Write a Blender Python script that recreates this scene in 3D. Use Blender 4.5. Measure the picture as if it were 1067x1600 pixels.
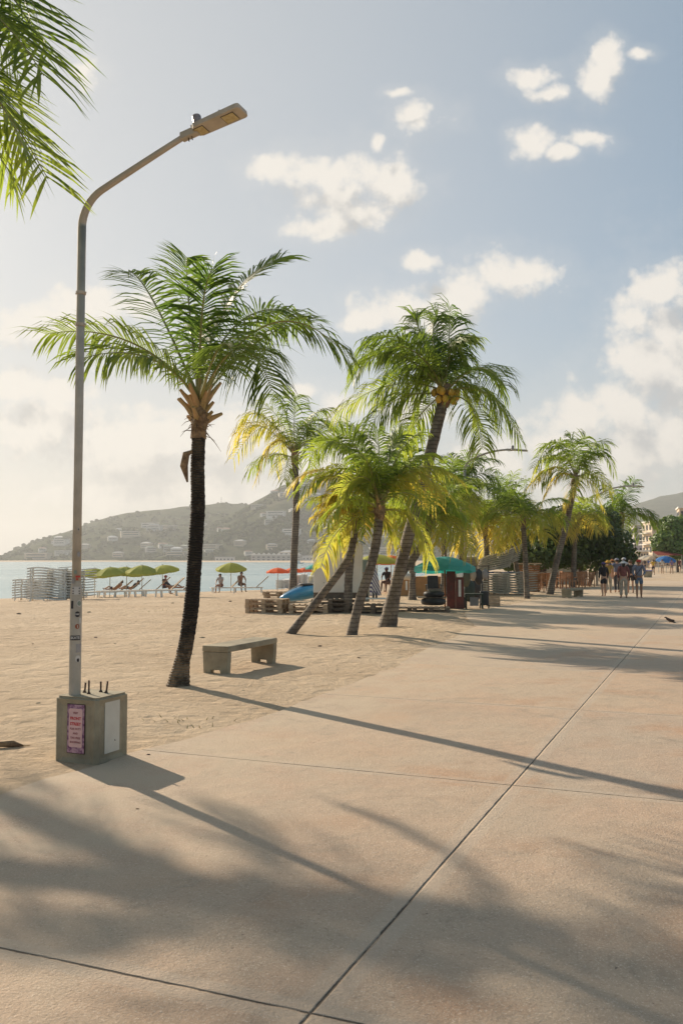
import bpy, bmesh, math, random
from mathutils import Vector, Matrix, noise
R = math.radians; PI = math.pi
rnd = random.Random(11)
V = Vector
for o in list(bpy.data.objects): bpy.data.objects.remove(o)
scene = bpy.context.scene
COL = scene.collection

# ------------------------------------------------------------------ camera
F = 1400.0; HOR = 874.0; CH = 1.7
PITCH = math.atan((HOR - 800) / F)
cam = bpy.data.cameras.new('camera'); camo = bpy.data.objects.new('camera', cam); COL.objects.link(camo)
camo.location = (0, 0, CH); camo.rotation_euler = (R(90) + PITCH, 0, 0)
cam.sensor_fit = 'VERTICAL'; cam.sensor_height = 24.0; cam.lens = 24.0 * F / 1600.0
cam.clip_start = 0.05; cam.clip_end = 12000
scene.camera = camo

# ------------------------------------------------------------------ light
SAZ = R(38.5); SEL = R(26.5)          # the sun stands ahead, left of the view
tosun = V((-math.sin(SAZ) * math.cos(SEL), math.cos(SAZ) * math.cos(SEL), math.sin(SEL)))
sl = bpy.data.lights.new('sun', 'SUN'); so = bpy.data.objects.new('sun', sl); COL.objects.link(so)
sl.energy = 4.6; sl.angle = R(0.6); sl.color = (1.0, 0.86, 0.68)
so.rotation_euler = (-tosun).to_track_quat('-Z', 'Y').to_euler()
so.location = (-20, 30, 30)
scene.view_settings.view_transform = 'Standard'
scene.view_settings.look = 'None'
scene.view_settings.exposure = 0.54
scene.view_settings.gamma = 1.0

def px2d(x, y):
    """direction of a pixel of the photograph, in the world"""
    cp, sp = math.cos(PITCH), math.sin(PITCH)
    u = 800 - y
    return V((x - 533.5, F * cp - u * sp, F * sp + u * cp))
def G(x, y, z=0.0):
    d = px2d(x, y); t = (z - CH) / d.z
    return V((d.x * t, d.y * t, z))
def PD(x, y, Y):
    d = px2d(x, y); t = Y / d.y
    return V((d.x * t, Y, CH + d.z * t))

# ------------------------------------------------------------------ world: sky and clouds
W = bpy.data.worlds.new('World'); scene.world = W; W.use_nodes = True
nt = W.node_tree; nt.nodes.clear()
class NB:
    """small node helper"""
    def __init__(s, t): s.t = t; s.n = t.nodes; s.l = t.links
    def new(s, ty, **k):
        n = s.n.new(ty)
        for a, b in k.items(): setattr(n, a, b)
        return n
    def put(s, sock, v):
        if isinstance(v, bpy.types.NodeSocket): s.l.new(v, sock)
        elif v is not None: sock.default_value = v
    def math(s, op, a, b=None, c=None, clamp=False):
        n = s.new('ShaderNodeMath', operation=op); n.use_clamp = clamp
        s.put(n.inputs[0], a); s.put(n.inputs[1], b) if b is not None else None
        if c is not None: s.put(n.inputs[2], c)
        return n.outputs[0]
    def vmath(s, op, a, b=None, out=0):
        n = s.new('ShaderNodeVectorMath', operation=op)
        s.put(n.inputs[0], a)
        if b is not None: s.put(n.inputs[1], b)
        return n.outputs[out]
    def mix(s, f, a, b, blend='MIX'):
        n = s.new('ShaderNodeMix', data_type='RGBA', blend_type=blend)
        s.put(n.inputs[0], f); s.put(n.inputs[6], a); s.put(n.inputs[7], b)
        return n.outputs[2]
    def ramp(s, f, stops, interp='LINEAR'):
        n = s.new('ShaderNodeValToRGB'); s.put(n.inputs[0], f)
        cr = n.color_ramp; cr.interpolation = interp
        while len(cr.elements) < len(stops): cr.elements.new(0.5)
        for e, (p, c) in zip(cr.elements, stops): e.position = p; e.color = tuple(c) + (1,) if len(c) == 3 else c
        return n.outputs[0]
    def smooth(s, v, lo, hi, a=0.0, b=1.0):
        n = s.new('ShaderNodeMapRange', interpolation_type='SMOOTHSTEP')
        s.put(n.inputs[0], v); n.inputs[1].default_value = lo; n.inputs[2].default_value = hi
        n.inputs[3].default_value = a; n.inputs[4].default_value = b
        return n.outputs[0]
    def noise(s, vec, scale, detail=4, rough=0.5, dist=0.0):
        n = s.new('ShaderNodeTexNoise'); s.put(n.inputs['Vector'], vec)
        n.inputs['Scale'].default_value = scale; n.inputs['Detail'].default_value = detail
        n.inputs['Roughness'].default_value = rough; n.inputs['Distortion'].default_value = dist
        return n.outputs[0]

BLOBS = [  # clouds: place in the sky as (x, y, rx, ry) of the photograph's scale
 (425,250,42,24),(515,265,80,42),(535,300,78,50),(600,275,52,40),(545,320,62,40),(512,350,58,22),(592,210,13,14),
 (665,172,40,28),(628,134,22,9),(838,98,40,18),(872,122,32,15),(940,110,28,34),(962,75,22,34),(1010,66,18,9),
 (843,208,28,30),(882,226,26,14),(925,203,36,17),(655,402,34,17),
 (790,428,70,38),(722,462,60,36),(640,478,82,30),(690,495,60,24),(572,492,42,20),
 (1035,445,48,38),(995,495,42,45),(1010,570,62,70),(1075,560,90,130),(985,640,90,60),(905,655,80,40),(1060,700,150,80),
 (870,700,90,40),(940,735,160,45),(760,715,70,28),
 (150,478,85,40),(50,500,90,36),(205,470,40,26),
 (70,665,100,60),(190,700,130,70),(350,690,120,60),(90,610,60,26),(270,760,220,45),(470,615,26,13),(535,635,34,24),
 (455,735,110,42),(570,690,80,30),(120,92,28,30),(20,600,60,30),(640,640,60,24)]
grp = bpy.data.node_groups.new('cloud_cover', 'ShaderNodeTree')
grp.interface.new_socket('Vector', in_out='INPUT', socket_type='NodeSocketVector')
grp.interface.new_socket('Density', in_out='OUTPUT', socket_type='NodeSocketFloat')
g = NB(grp); gi = g.new('NodeGroupInput'); go = g.new('NodeGroupOutput')
nz = g.new('ShaderNodeTexNoise'); g.put(nz.inputs['Vector'], gi.outputs[0]); nz.inputs['Scale'].default_value = 11
nz.inputs['Detail'].default_value = 4; nz.inputs['Roughness'].default_value = .5
wv = g.vmath('SUBTRACT', nz.outputs['Color'], (0.5, 0.5, 0.5))
wv = g.vmath('MULTIPLY', wv, (0.04, 0.035, 0))
pv = g.vmath('ADD', gi.outputs[0], wv)
acc = None
for (bx, by, rx, ry) in BLOBS:
    c = ((bx - 533.5) / F, (HOR - by) / F, 0)
    d = g.vmath('SUBTRACT', pv, c)
    d = g.vmath('MULTIPLY', d, (F / rx, F / ry, 0))
    l = g.vmath('LENGTH', d, out=1)
    e = g.math('SUBTRACT', 1.38, l)
    acc = e if acc is None else g.math('SMOOTH_MAX', acc, e, 0.35)
fn = g.noise(gi.outputs[0], 30, 10, 0.66)
acc = g.math('ADD', acc, g.math('MULTIPLY', g.math('SUBTRACT', fn, 0.5), 1.5))
fn2 = g.noise(gi.outputs[0], 13, 3, 0.5)
acc = g.math('ADD', acc, g.math('MULTIPLY', g.math('SUBTRACT', fn2, 0.55), 1.6))
fn3 = g.noise(gi.outputs[0], 130, 5, 0.7)
acc = g.math('ADD', acc, g.math('MULTIPLY', g.math('SUBTRACT', fn3, 0.5), 0.38))
def billow(sc, amp):
    global acc
    vo = g.new('ShaderNodeTexVoronoi', feature='F1'); g.put(vo.inputs['Vector'], pv); vo.inputs['Scale'].default_value = sc
    acc = g.math('ADD', acc, g.math('MULTIPLY', g.math('SUBTRACT', .42, vo.outputs['Distance']), amp))
billow(34, .55); billow(90, .35)
g.put(go.inputs[0], acc)

b = NB(nt)
geo = b.new('ShaderNodeTexCoord')
dirv = b.vmath('NORMALIZE', geo.outputs['Generated'])
sep = b.new('ShaderNodeSeparateXYZ'); b.put(sep.inputs[0], dirv)
yy = b.math('MAXIMUM', sep.outputs[1], 0.05)
uv = b.new('ShaderNodeCombineXYZ')
b.put(uv.inputs[0], b.math('DIVIDE', sep.outputs[0], yy)); b.put(uv.inputs[1], b.math('DIVIDE', sep.outputs[2], yy))
sky = b.new('ShaderNodeTexSky', sky_type='NISHITA'); sky.sun_disc = False
sky.sun_elevation = SEL; sky.sun_rotation = -SAZ
sky.air_density = 1.0; sky.dust_density = 1.2; sky.ozone_density = 1.6; sky.altitude = 5
def cg(vec):
    n = b.new('ShaderNodeGroup'); n.node_tree = grp; b.put(n.inputs[0], vec); return n.outputs[0]
D0 = cg(uv.outputs[0])
D1 = cg(b.vmath('ADD', uv.outputs[0], (-0.018, 0.034, 0)))
front = b.smooth(sep.outputs[1], 0.1, 0.3)
alpha = b.math('MULTIPLY', b.math('MAXIMUM', b.smooth(D0, -0.15, 0.8), b.math('MULTIPLY', b.smooth(D0, -1.1, 0.3), 0.12)), front)
grad = b.smooth(b.math('SUBTRACT', D1, D0), -0.45, 0.6)     # away from the sun: underside
shade = b.math('ADD', b.math('MULTIPLY', b.smooth(D1, 0.3, 1.5), 0.5), b.math('MULTIPLY', grad, 0.55), clamp=True)
skyc = b.mix(0.55, sky.outputs[0], (1.45, 2.25, 2.75, 1))
sund = b.vmath('DOT_PRODUCT', dirv, tuple(tosun), out=1)
glow = b.smooth(sund, 0.45, 1.0)
lowm = b.smooth(sep.outputs[2], 0.0, 0.30, 1.0, 0.0)
skyc = b.mix(b.math('MULTIPLY', glow, 0.62), skyc, (4.4, 4.3, 4.1, 1))
skyc = b.mix(b.math('MULTIPLY', lowm, 0.5), skyc, (4.7, 4.5, 4.2, 1))
lit = b.mix(glow, (6.5, 6.1, 5.55, 1), (6.2, 5.85, 5.3, 1))
drk = b.mix(glow, (3.7, 3.75, 3.8, 1), (3.7, 3.65, 3.55, 1))
cloudc = b.mix(shade, lit, drk)
col = b.mix(b.math('MULTIPLY', alpha, 0.94), skyc, cloudc)
bg = b.new('ShaderNodeBackground'); b.put(bg.inputs[0], col); bg.inputs[1].default_value = 0.10
wo = b.new('ShaderNodeOutputWorld'); b.l.new(bg.outputs[0], wo.inputs[0])
W.cycles.sampling_method = 'MANUAL'; W.cycles.sample_map_resolution = 512

# ------------------------------------------------------------------ helpers
def tag(o, label=None, cat=None, group=None, kind=None):
    if label: o['label'] = label
    if cat: o['category'] = cat
    if group: o['group'] = group
    if kind: o['kind'] = kind
    return o
def empty(name, loc=(0, 0, 0), rz=0, label=None, cat=None, group=None):
    o = bpy.data.objects.new(name, None); COL.objects.link(o)
    o.location = loc; o.rotation_euler = (0, 0, rz); o.empty_display_size = .2
    return tag(o, label, cat, group)
def copy_tree(o, parent=None):
    c = o.copy(); COL.objects.link(c); c.parent = parent
    for ch in o.children: copy_tree(ch, c)
    return c
class MB:
    def __init__(s): s.v = []; s.f = []; s.mi = []; s.m = 0; s.att = None
    def add(s, vs, fs):
        n = len(s.v); s.v.extend([tuple(p) for p in vs]); s.f.extend([tuple(i + n for i in f) for f in fs]); s.mi.extend([s.m] * len(fs))
    def box(s, c, size, rot=None, taper=1.0):
        hx, hy, hz = size[0] / 2, size[1] / 2, size[2] / 2
        vs = []
        for z, t in ((-hz, 1), (hz, taper)):
            for x, y in ((-hx, -hy), (hx, -hy), (hx, hy), (-hx, hy)): vs.append(V((x * t, y * t, z)))
        if rot is not None: vs = [rot @ p for p in vs]
        s.add([p + V(c) for p in vs], [(0, 3, 2, 1), (4, 5, 6, 7), (0, 1, 5, 4), (1, 2, 6, 5), (2, 3, 7, 6), (3, 0, 4, 7)])
    def bar(s, a, b, w, h):
        a, b = V(a), V(b); d = b - a; L = d.length
        q = d.to_track_quat('X', 'Z').to_matrix()
        s.box((a + b) / 2, (L, w, h), q)
    def tube(s, pts, rad, seg=8, cap=True, jit=0.0):
        pts = [V(p) for p in pts]; n = len(pts)
        if not isinstance(rad, (list, tuple)): rad = [rad] * n
        base = len(s.v); prev = None
        for i, p in enumerate(pts):
            t = (pts[min(i + 1, n - 1)] - pts[max(i - 1, 0)])
            t = t.normalized() if t.length > 1e-9 else V((0, 0, 1))
            if prev is None:
                u = t.orthogonal().normalized()
            else:
                u = prev - t * prev.dot(t); u = u.normalized() if u.length > 1e-6 else t.orthogonal().normalized()
            prev = u; w = t.cross(u)
            for k in range(seg):
                a = 2 * PI * k / seg; r = rad[i] * (1 + (rnd.uniform(-jit, jit) if jit else 0))
                s.v.append(tuple(p + u * math.cos(a) * r + w * math.sin(a) * r))
        for i in range(n - 1):
            for k in range(seg):
                a = base + i * seg + k; c = base + i * seg + (k + 1) % seg
                s.f.append((a, c, c + seg, a + seg)); s.mi.append(s.m)
        if cap:
            s.f.append(tuple(base + k for k in reversed(range(seg)))); s.mi.append(s.m)
            s.f.append(tuple(base + (n - 1) * seg + k for k in range(seg))); s.mi.append(s.m)
    def lathe(s, prof, c=(0, 0, 0), seg=12, sx=1, sy=1):
        base = len(s.v); n = len(prof)
        for r, z in prof:
            for k in range(seg):
                a = 2 * PI * k / seg; s.v.append((c[0] + math.cos(a) * r * sx, c[1] + math.sin(a) * r * sy, c[2] + z))
        for i in range(n - 1):
            for k in range(seg):
                a = base + i * seg + k; d = base + i * seg + (k + 1) % seg
                s.f.append((a, d, d + seg, a + seg)); s.mi.append(s.m)
        s.f.append(tuple(base + k for k in reversed(range(seg)))); s.mi.append(s.m)
        s.f.append(tuple(base + (n - 1) * seg + k for k in range(seg))); s.mi.append(s.m)
    def ball(s, c, r, seg=10, rings=6, jit=0):
        rx, ry, rz = r if isinstance(r, (tuple, list)) else (r, r, r)
        prof = [(max(1e-3, math.sin(PI * i / rings)), -math.cos(PI * i / rings)) for i in range(rings + 1)]
        base = len(s.v)
        for q, z in prof:
            for k in range(seg):
                a = 2 * PI * k / seg; j = 1 + rnd.uniform(-jit, jit)
                s.v.append((c[0] + math.cos(a) * q * rx * j, c[1] + math.sin(a) * q * ry * j, c[2] + z * rz * j))
        for i in range(rings):
            for k in range(seg):
                a = base + i * seg + k; d = base + i * seg + (k + 1) % seg
                s.f.append((a, d, d + seg, a + seg)); s.mi.append(s.m)
    def prism(s, poly, d0, d1, axis='Y'):
        """polygon in (x,z) pushed along y from d0 to d1 (or along x: polygon in (y,z))"""
        n = len(poly)
        mk = (lambda p, d: (p[0], d, p[1])) if axis == 'Y' else ((lambda p, d: (d, p[0], p[1])) if axis == 'X' else (lambda p, d: (p[0], p[1], d)))
        vs = [mk(p, d0) for p in poly] + [mk(p, d1) for p in poly]
        fs = [tuple(range(n)), tuple(reversed(range(n, 2 * n)))] + [(i, i + n, (i + 1) % n + n, (i + 1) % n) for i in range(n)]
        s.add(vs, fs)
    def mesh(s, name, mats, smooth=False):
        me = bpy.data.meshes.new(name); me.from_pydata(s.v, [], s.f)
        for m in (mats if isinstance(mats, (list, tuple)) else [mats]): me.materials.append(m)
        me.polygons.foreach_set('material_index', s.mi)
        if s.att is not None:
            at = me.attributes.new('along', 'FLOAT', 'POINT'); at.data.foreach_set('value', s.att)
        bm = bmesh.new(); bm.from_mesh(me)
        if len(bm.faces) < 60000 and s.att is None: bmesh.ops.recalc_face_normals(bm, faces=bm.faces)
        bm.to_mesh(me); bm.free()
        if smooth:
            me.polygons.foreach_set('use_smooth', [True] * len(me.polygons))
            if smooth != 'all':
                try: me.set_sharp_from_angle(angle=R(40))
                except Exception: pass
        me.update(); return me
    def build(s, name, mat, parent=None, smooth=False, loc=None, bevel=0):
        o = bpy.data.objects.new(name, s.mesh(name, mat, smooth)); COL.objects.link(o)
        if parent is not None: o.parent = parent
        if loc is not None: o.location = loc
        if bevel:
            m = o.modifiers.new('edge', 'BEVEL'); m.width = bevel; m.segments = 2; m.limit_method = 'ANGLE'
        return o

def M(name, c1, c2=None, scale=6, rough=.6, bump=0, bscale=None, metal=0, detail=5, trans=0, coat=0, spec=None, contrast=.5, stretch=None):
    m = bpy.data.materials.new(name); m.use_nodes = True; n = NB(m.node_tree)
    bs = m.node_tree.nodes['Principled BSDF']; out = m.node_tree.nodes['Material Output']
    tc = n.new('ShaderNodeTexCoord').outputs['Object']
    if stretch: tc = n.vmath('MULTIPLY', tc, stretch)
    if c2 is None: c2 = tuple(v * .78 for v in c1)
    f = n.smooth(n.noise(tc, scale, detail, .6), .5 - contrast / 2, .5 + contrast / 2)
    colr = n.mix(f, tuple(c1) + (1,), tuple(c2) + (1,))
    n.put(bs.inputs['Base Color'], colr)
    bs.inputs['Roughness'].default_value = rough; bs.inputs['Metallic'].default_value = metal
    if spec is not None: bs.inputs['Specular IOR Level'].default_value = spec
    if coat: bs.inputs['Coat Weight'].default_value = coat
    if bump:
        bn = n.new('ShaderNodeBump'); bn.inputs['Strength'].default_value = 1; bn.inputs['Distance'].default_value = bump
        n.put(bn.inputs['Height'], n.noise(tc, bscale or scale * 3, 6, .65)); n.put(bs.inputs['Normal'], bn.outputs[0])
    if trans:
        tr = n.new('ShaderNodeBsdfTranslucent'); n.put(tr.inputs[0], colr)
        mx = n.new('ShaderNodeMixShader'); mx.inputs[0].default_value = trans
        n.l.new(bs.outputs[0], mx.inputs[1]); n.l.new(tr.outputs[0], mx.inputs[2]); n.l.new(mx.outputs[0], out.inputs[0])
    return m

def leaf_mat(name, young, mid, old, trans=.45, rough=.35):
    """palm leaflet: the object's own tint shifts it from green to yellow, tips are drier"""
    m = bpy.data.materials.new(name); m.use_nodes = True; n = NB(m.node_tree)
    bs = m.node_tree.nodes['Principled BSDF']; out = m.node_tree.nodes['Material Output']
    oi = n.new('ShaderNodeObjectInfo'); at = n.new('ShaderNodeAttribute', attribute_name='along')
    sp = n.new('ShaderNodeSeparateColor'); n.put(sp.inputs[0], oi.outputs['Color'])
    age = sp.outputs[0]
    ge = n.new('ShaderNodeTexCoord')
    v = n.noise(ge.outputs['Object'], 5, 3, .6)
    f = n.math('ADD', age, n.math('MULTIPLY', n.math('SUBTRACT', v, .5), .5))
    f = n.math('ADD', f, n.math('MULTIPLY', n.math('POWER', at.outputs['Fac'], 3.0), n.math('MULTIPLY', age, .5)), clamp=True)
    c = n.ramp(f, [(0, young), (.45, mid), (.9, old)])
    n.put(bs.inputs['Base Color'], c); bs.inputs['Roughness'].default_value = .48; bs.inputs['Specular IOR Level'].default_value = .3
    tcol = n.mix(.6, c, (1.0, .95, .35, 1), 'MULTIPLY')
    tb = n.new('ShaderNodeVectorMath', operation='SCALE'); n.put(tb.inputs[0], tcol); tb.inputs['Scale'].default_value = 2.0
    tr = n.new('ShaderNodeBsdfTranslucent'); n.put(tr.inputs[0], tb.outputs[0])
    mx = n.new('ShaderNodeMixShader'); mx.inputs[0].default_value = trans
    n.l.new(bs.outputs[0], mx.inputs[1]); n.l.new(tr.outputs[0], mx.inputs[2]); n.l.new(mx.outputs[0], out.inputs[0])
    return m

# ------------------------------------------------------------------ materials
LEAF = leaf_mat('palm_leaflet', (.065, .115, .025), (.23, .29, .05), (.45, .37, .09), trans=.55)
RACH = M('palm_rachis', (.22, .24, .06), (.30, .24, .09), 4, .5)
TRUNK = M('palm_bark', (.23, .185, .135), (.115, .09, .065), 5, .85, .02, 14)
def ring_bark():
    m = TRUNK; n = NB(m.node_tree); bs = m.node_tree.nodes['Principled BSDF']; tc = n.new('ShaderNodeTexCoord').outputs['Object']
    wv = n.new('ShaderNodeTexWave', wave_type='BANDS', bands_direction='Z', wave_profile='SAW'); n.put(wv.inputs[0], tc); wv.inputs['Scale'].default_value = 3.2; wv.inputs['Distortion'].default_value = 1.6; wv.inputs['Detail'].default_value = 3; wv.inputs['Detail Scale'].default_value = 2.5
    big = n.smooth(n.noise(tc, 3.5, 5, .7), .4, .62)
    c = n.mix(big, (.25, .20, .145, 1), (.13, .10, .075, 1)); c = n.mix(n.math('MULTIPLY', n.smooth(wv.outputs['Fac'], .62, .98), .8), c, (.05, .038, .028, 1))
    n.put(bs.inputs['Base Color'], c)
    bn = n.new('ShaderNodeBump'); bn.inputs['Distance'].default_value = .025; n.put(bn.inputs['Height'], n.math('ADD', n.math('MULTIPLY', wv.outputs['Fac'], -1), n.noise(tc, 22, 4, .7))); n.put(bs.inputs['Normal'], bn.outputs[0])
ring_bark()
FIBRE = M('palm_fibre', (.36, .24, .13), (.10, .06, .035), 12, .9, .01, 40)
STUB = M('palm_stub', (.55, .32, .17), (.33, .25, .09), 5, .8, .004, 30)
NUT = M('coconut_husk', (.62, .34, .03), (.40, .26, .03), 6, .45)
WHITE = M('white_plastic', (.84, .82, .76), (.70, .68, .62), 5, .5)
OFFW = M('aged_white_paint', (.66, .60, .50), (.52, .46, .37), 3, .5, .001)
GREYP = M('galvanised_steel', (.52, .455, .365), (.40, .35, .28), 7, .75, .001, 20, metal=.0, spec=.25)
DARKM = M('dark_metal', (.05, .045, .04), (.09, .06, .04), 8, .6)
RUST = M('rusty_steel', (.09, .05, .03), (.04, .025, .02), 20, .8, .002)
CONB = M('cast_concrete', (.40, .34, .23), (.22, .185, .125), 3.2, .9, .006, 50, contrast=.45, detail=8)
WOODP = M('pale_pallet_wood', (.56, .42, .28), (.38, .27, .17), 6, .8, .002, 30)
WOODD = M('grey_pallet_wood', (.22, .17, .12), (.12, .09, .065), 6, .85, .002, 30)
WOODO = M('orange_teak', (.40, .19, .075), (.26, .11, .04), 8, .55, .001, 30)
BOARD = M('crate_plywood', (.46, .25, .10), (.36, .18, .07), 3, .7)
BLACKP = M('black_plastic', (.022, .021, .021), (.045, .042, .04), 6, .5)
RUB = M('black_rubber', (.02, .02, .02), (.04, .038, .035), 6, .6)
REDP = M('faded_red_paint', (.20, .045, .03), (.10, .03, .022), 5, .6)
BLUET = M('blue_tarp', (.02, .16, .38), (.03, .26, .5), 4, .4, .01, 6)
GREENF = M('lime_canvas', (.58, .60, .14), (.66, .67, .20), 3, .8, trans=.55)
ORANF = M('orange_canvas', (.95, .27, .08), (.95, .36, .15), 3, .8, trans=.55)
TEALF = M('teal_canvas', (.13, .58, .55), (.19, .64, .60), 3, .75, trans=.58)
BEIGEF = M('beige_sling', (.58, .44, .30), (.48, .36, .24), 5, .85, trans=.2)
GREYSL = M('weathered_lounger', (.50, .46, .36), (.36, .33, .26), 6, .7)
PURP = M('purple_cloth', (.07, .055, .13), (.12, .1, .2), 6, .9)
def flat(name, c, rough=.7, **k): return M(name, c, tuple(v * .85 for v in c), 8, rough, **k)

def sand_material():
    m = bpy.data.materials.new('beach_sand'); m.use_nodes = True; n = NB(m.node_tree)
    bs = m.node_tree.nodes['Principled BSDF']; tc = n.new('ShaderNodeTexCoord').outputs['Object']
    big = n.noise(tc, .35, 5, .6); med = n.noise(tc, 2.6, 6, .65); fine = n.noise(tc, 90, 3, .7)
    c = n.mix(n.smooth(big, .32, .68), (.60, .46, .315, 1), (.52, .385, .255, 1))
    c = n.mix(n.math('MULTIPLY', n.smooth(med, .48, .75), .55), c, (.36, .255, .155, 1))
    c = n.mix(n.smooth(fine, .62, .8), c, (.28, .20, .13, 1))
    c = n.mix(n.math('MULTIPLY', n.smooth(n.noise(tc, 40, 2, .5), .66, .74), .7), c, (.70, .58, .44, 1))
    n.put(bs.inputs['Base Color'], c); bs.inputs['Roughness'].default_value = .95; bs.inputs['Specular IOR Level'].default_value = .2
    h = n.math('ADD', n.math('MULTIPLY', n.noise(tc, 7.5, 8, .68, .3), 1.0), n.math('MULTIPLY', n.noise(tc, 45, 3, .6), .16))
    vo = n.new('ShaderNodeTexVoronoi', feature='SMOOTH_F1'); n.put(vo.inputs['Vector'], n.vmath('ADD', tc, n.vmath('MULTIPLY', n.new('ShaderNodeTexNoise').outputs['Color'], (.3, .3, 0)))); vo.inputs['Scale'].default_value = 3.4
    h = n.math('ADD', h, n.math('MULTIPLY', n.smooth(vo.outputs['Distance'], .12, .42), .36))
    bn = n.new('ShaderNodeBump'); bn.inputs['Strength'].default_value = .9; bn.inputs['Distance'].default_value = .085
    n.put(bn.inputs['Height'], h); n.put(bs.inputs['Normal'], bn.outputs[0])
    return m
SAND = sand_material()

PAX = R(22.4); AV = V((math.sin(PAX), math.cos(PAX), 0)); NV = V((math.cos(PAX), -math.sin(PAX), 0))
J = G(800, 1228); J2 = G(475, 1583)
N0 = J.dot(NV); A0 = J.dot(AV); STEP = A0 - J2.dot(AV)
def concrete_material():
    m = bpy.data.materials.new('promenade_concrete'); m.use_nodes = True; n = NB(m.node_tree)
    bs = m.node_tree.nodes['Principled BSDF']; tc = n.new('ShaderNodeTexCoord').outputs['Object']
    aa = n.vmath('DOT_PRODUCT', tc, tuple(AV), out=1); nn = n.vmath('DOT_PRODUCT', tc, tuple(NV), out=1)
    jit = n.math('MULTIPLY', n.math('SUBTRACT', n.noise(tc, 6, 5, .65), .5), .016)
    def line(coord, off, step):
        t = n.math('SUBTRACT', n.math('ADD', coord, jit), off - step * 40)
        t = n.math('MODULO', t, step); return n.math('MINIMUM', t, n.math('SUBTRACT', step, t))
    dl = line(nn, N0, STEP); dc = line(aa, A0, STEP)
    dj = n.math('MINIMUM', dl, dc)
    brk = n.smooth(n.noise(tc, 3.0, 5, .75), .36, .60)
    width = n.math('ADD', .0008, n.math('MULTIPLY', brk, .0062))
    joint = n.math('LESS_THAN', dj, width)
    soft = n.smooth(dj, 0.0, .013, 1, 0)
    band = n.math('MULTIPLY', n.smooth(dj, .075, .1, 1, 0), .38)
    # slab number -> slight slab to slab change
    ci = n.new('ShaderNodeCombineXYZ')
    n.put(ci.inputs[0], n.math('FLOOR', n.math('DIVIDE', n.math('SUBTRACT', nn, N0), STEP)))
    n.put(ci.inputs[1], n.math('FLOOR', n.math('DIVIDE', n.math('SUBTRACT', aa, A0), STEP)))
    wn = n.new('ShaderNodeTexWhiteNoise', noise_dimensions='2D'); n.put(wn.inputs[0], ci.outputs[0])
    big = n.noise(tc, .55, 5, .6, .3); med = n.noise(tc, 3.2, 6, .7); fine = n.noise(tc, 95, 3, .75); fin2 = n.noise(tc, 38, 6, .8)
    c = n.mix(n.smooth(big, .36, .66), (.53, .395, .27, 1), (.56, .365, .235, 1))
    c = n.mix(n.math('MULTIPLY', wn.outputs[0], .55), c, (.44, .36, .285, 1))
    c = n.mix(n.math('MULTIPLY', n.smooth(n.noise(tc, .8, 5, .6), .50, .68), .8), c, (.50, .285, .165, 1))
    c = n.mix(n.math('MULTIPLY', n.smooth(n.noise(tc, 1.3, 6, .7, 1.2), .54, .70), .6), c, (.31, .25, .185, 1))
    c = n.mix(n.math('MULTIPLY', n.smooth(n.noise(tc, .28, 4, .6), .5, .66), .35), c, (.34, .27, .20, 1))
    
    c = n.mix(n.math('MULTIPLY', n.smooth(med, .45, .75), .5), c, (.38, .30, .22, 1))
    c = n.mix(n.math('MULTIPLY', n.smooth(fin2, .50, .68), .5), c, (.27, .19, .12, 1))
    c = n.mix(n.math('MULTIPLY', n.smooth(fine, .54, .68), .75), c, (.72, .60, .46, 1))
    c = n.mix(n.math('MULTIPLY', n.smooth(n.noise(tc, 24, 3, .6), .70, .76), .8), c, (.14, .10, .07, 1))
    c = n.mix(band, c, (.52, .43, .33, 1))
    # sand blown over the joints and the left edge
    sandy = n.math('MULTIPLY', n.smooth(nn, -4.3, -1.6, 1, 0), n.smooth(n.noise(tc, 1.6, 6, .65), .35, .62))
    sandy = n.math('ADD', sandy, n.smooth(aa, 8, 30, 0, .5), clamp=True)
    c = n.mix(n.math('MULTIPLY', sandy, .8), c, (.56, .44, .31, 1))
    c = n.mix(n.math('MULTIPLY', soft, .35), c, (.20, .15, .10, 1))
    fadej = n.smooth(aa, 5, 13, .95, .3)
    c = n.mix(n.math('MULTIPLY', joint, n.math('MULTIPLY', fadej, n.smooth(sandy, 0, 1, .92, .35))), c, (.055, .042, .03, 1))
    n.put(bs.inputs['Base Color'], c); bs.inputs['Roughness'].default_value = .82; bs.inputs['Specular IOR Level'].default_value = .3
    h = n.math('ADD', n.math('MULTIPLY', n.noise(tc, 70, 5, .7), .5), n.math('MULTIPLY', n.noise(tc, 2.5, 4, .6), 1.2))
    h = n.math('SUBTRACT', h, n.math('MULTIPLY', soft, .7))
    bn = n.new('ShaderNodeBump'); bn.inputs['Strength'].default_value = .9; bn.inputs['Distance'].default_value = .022
    n.put(bn.inputs['Height'], h); n.put(bs.inputs['Normal'], bn.outputs[0])
    return m
CONC = concrete_material()

# ------------------------------------------------------------------ setting: ground
EDGE = [(-700, 1560), (-160, 1292), (0, 1243), (110, 1205), (230, 1172), (380, 1130), (500, 1088), (620, 1040), (680, 1005), (742, 979), (722, 958), (800, 944),
        (870, 931), (930, 917), (985, 902), (1010, 893), (1045, 886), (1067, 883)]
edge = [G(*p).xy for p in EDGE]
edge = [V((-14.0, -12.0))] + edge + [V((150, 320))]
def edge_dist(x, y):
    """signed distance to the pavement's left edge, positive on the pavement"""
    best = 1e9; p = V((x, y)); sg = 1
    for a, c in zip(edge[:-1], edge[1:]):
        d = c - a; t = max(0, min(1, (p - a).dot(d) / d.length_squared)); q = a + d * t; L = (p - q).length
        if L < best: best = L; sg = 1 if d.cross(p - q) < 0 else -1
    return best * sg
SH = [(-60, -134), (0, -81), (64.7, -24.6), (83.7, -8.0), (97, -3.7), (130, 7), (170, 16), (250, 27), (400, 40), (600, 25), (900, -50), (1150, -260), (1240, -900), (1400, -1500)]
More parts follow.
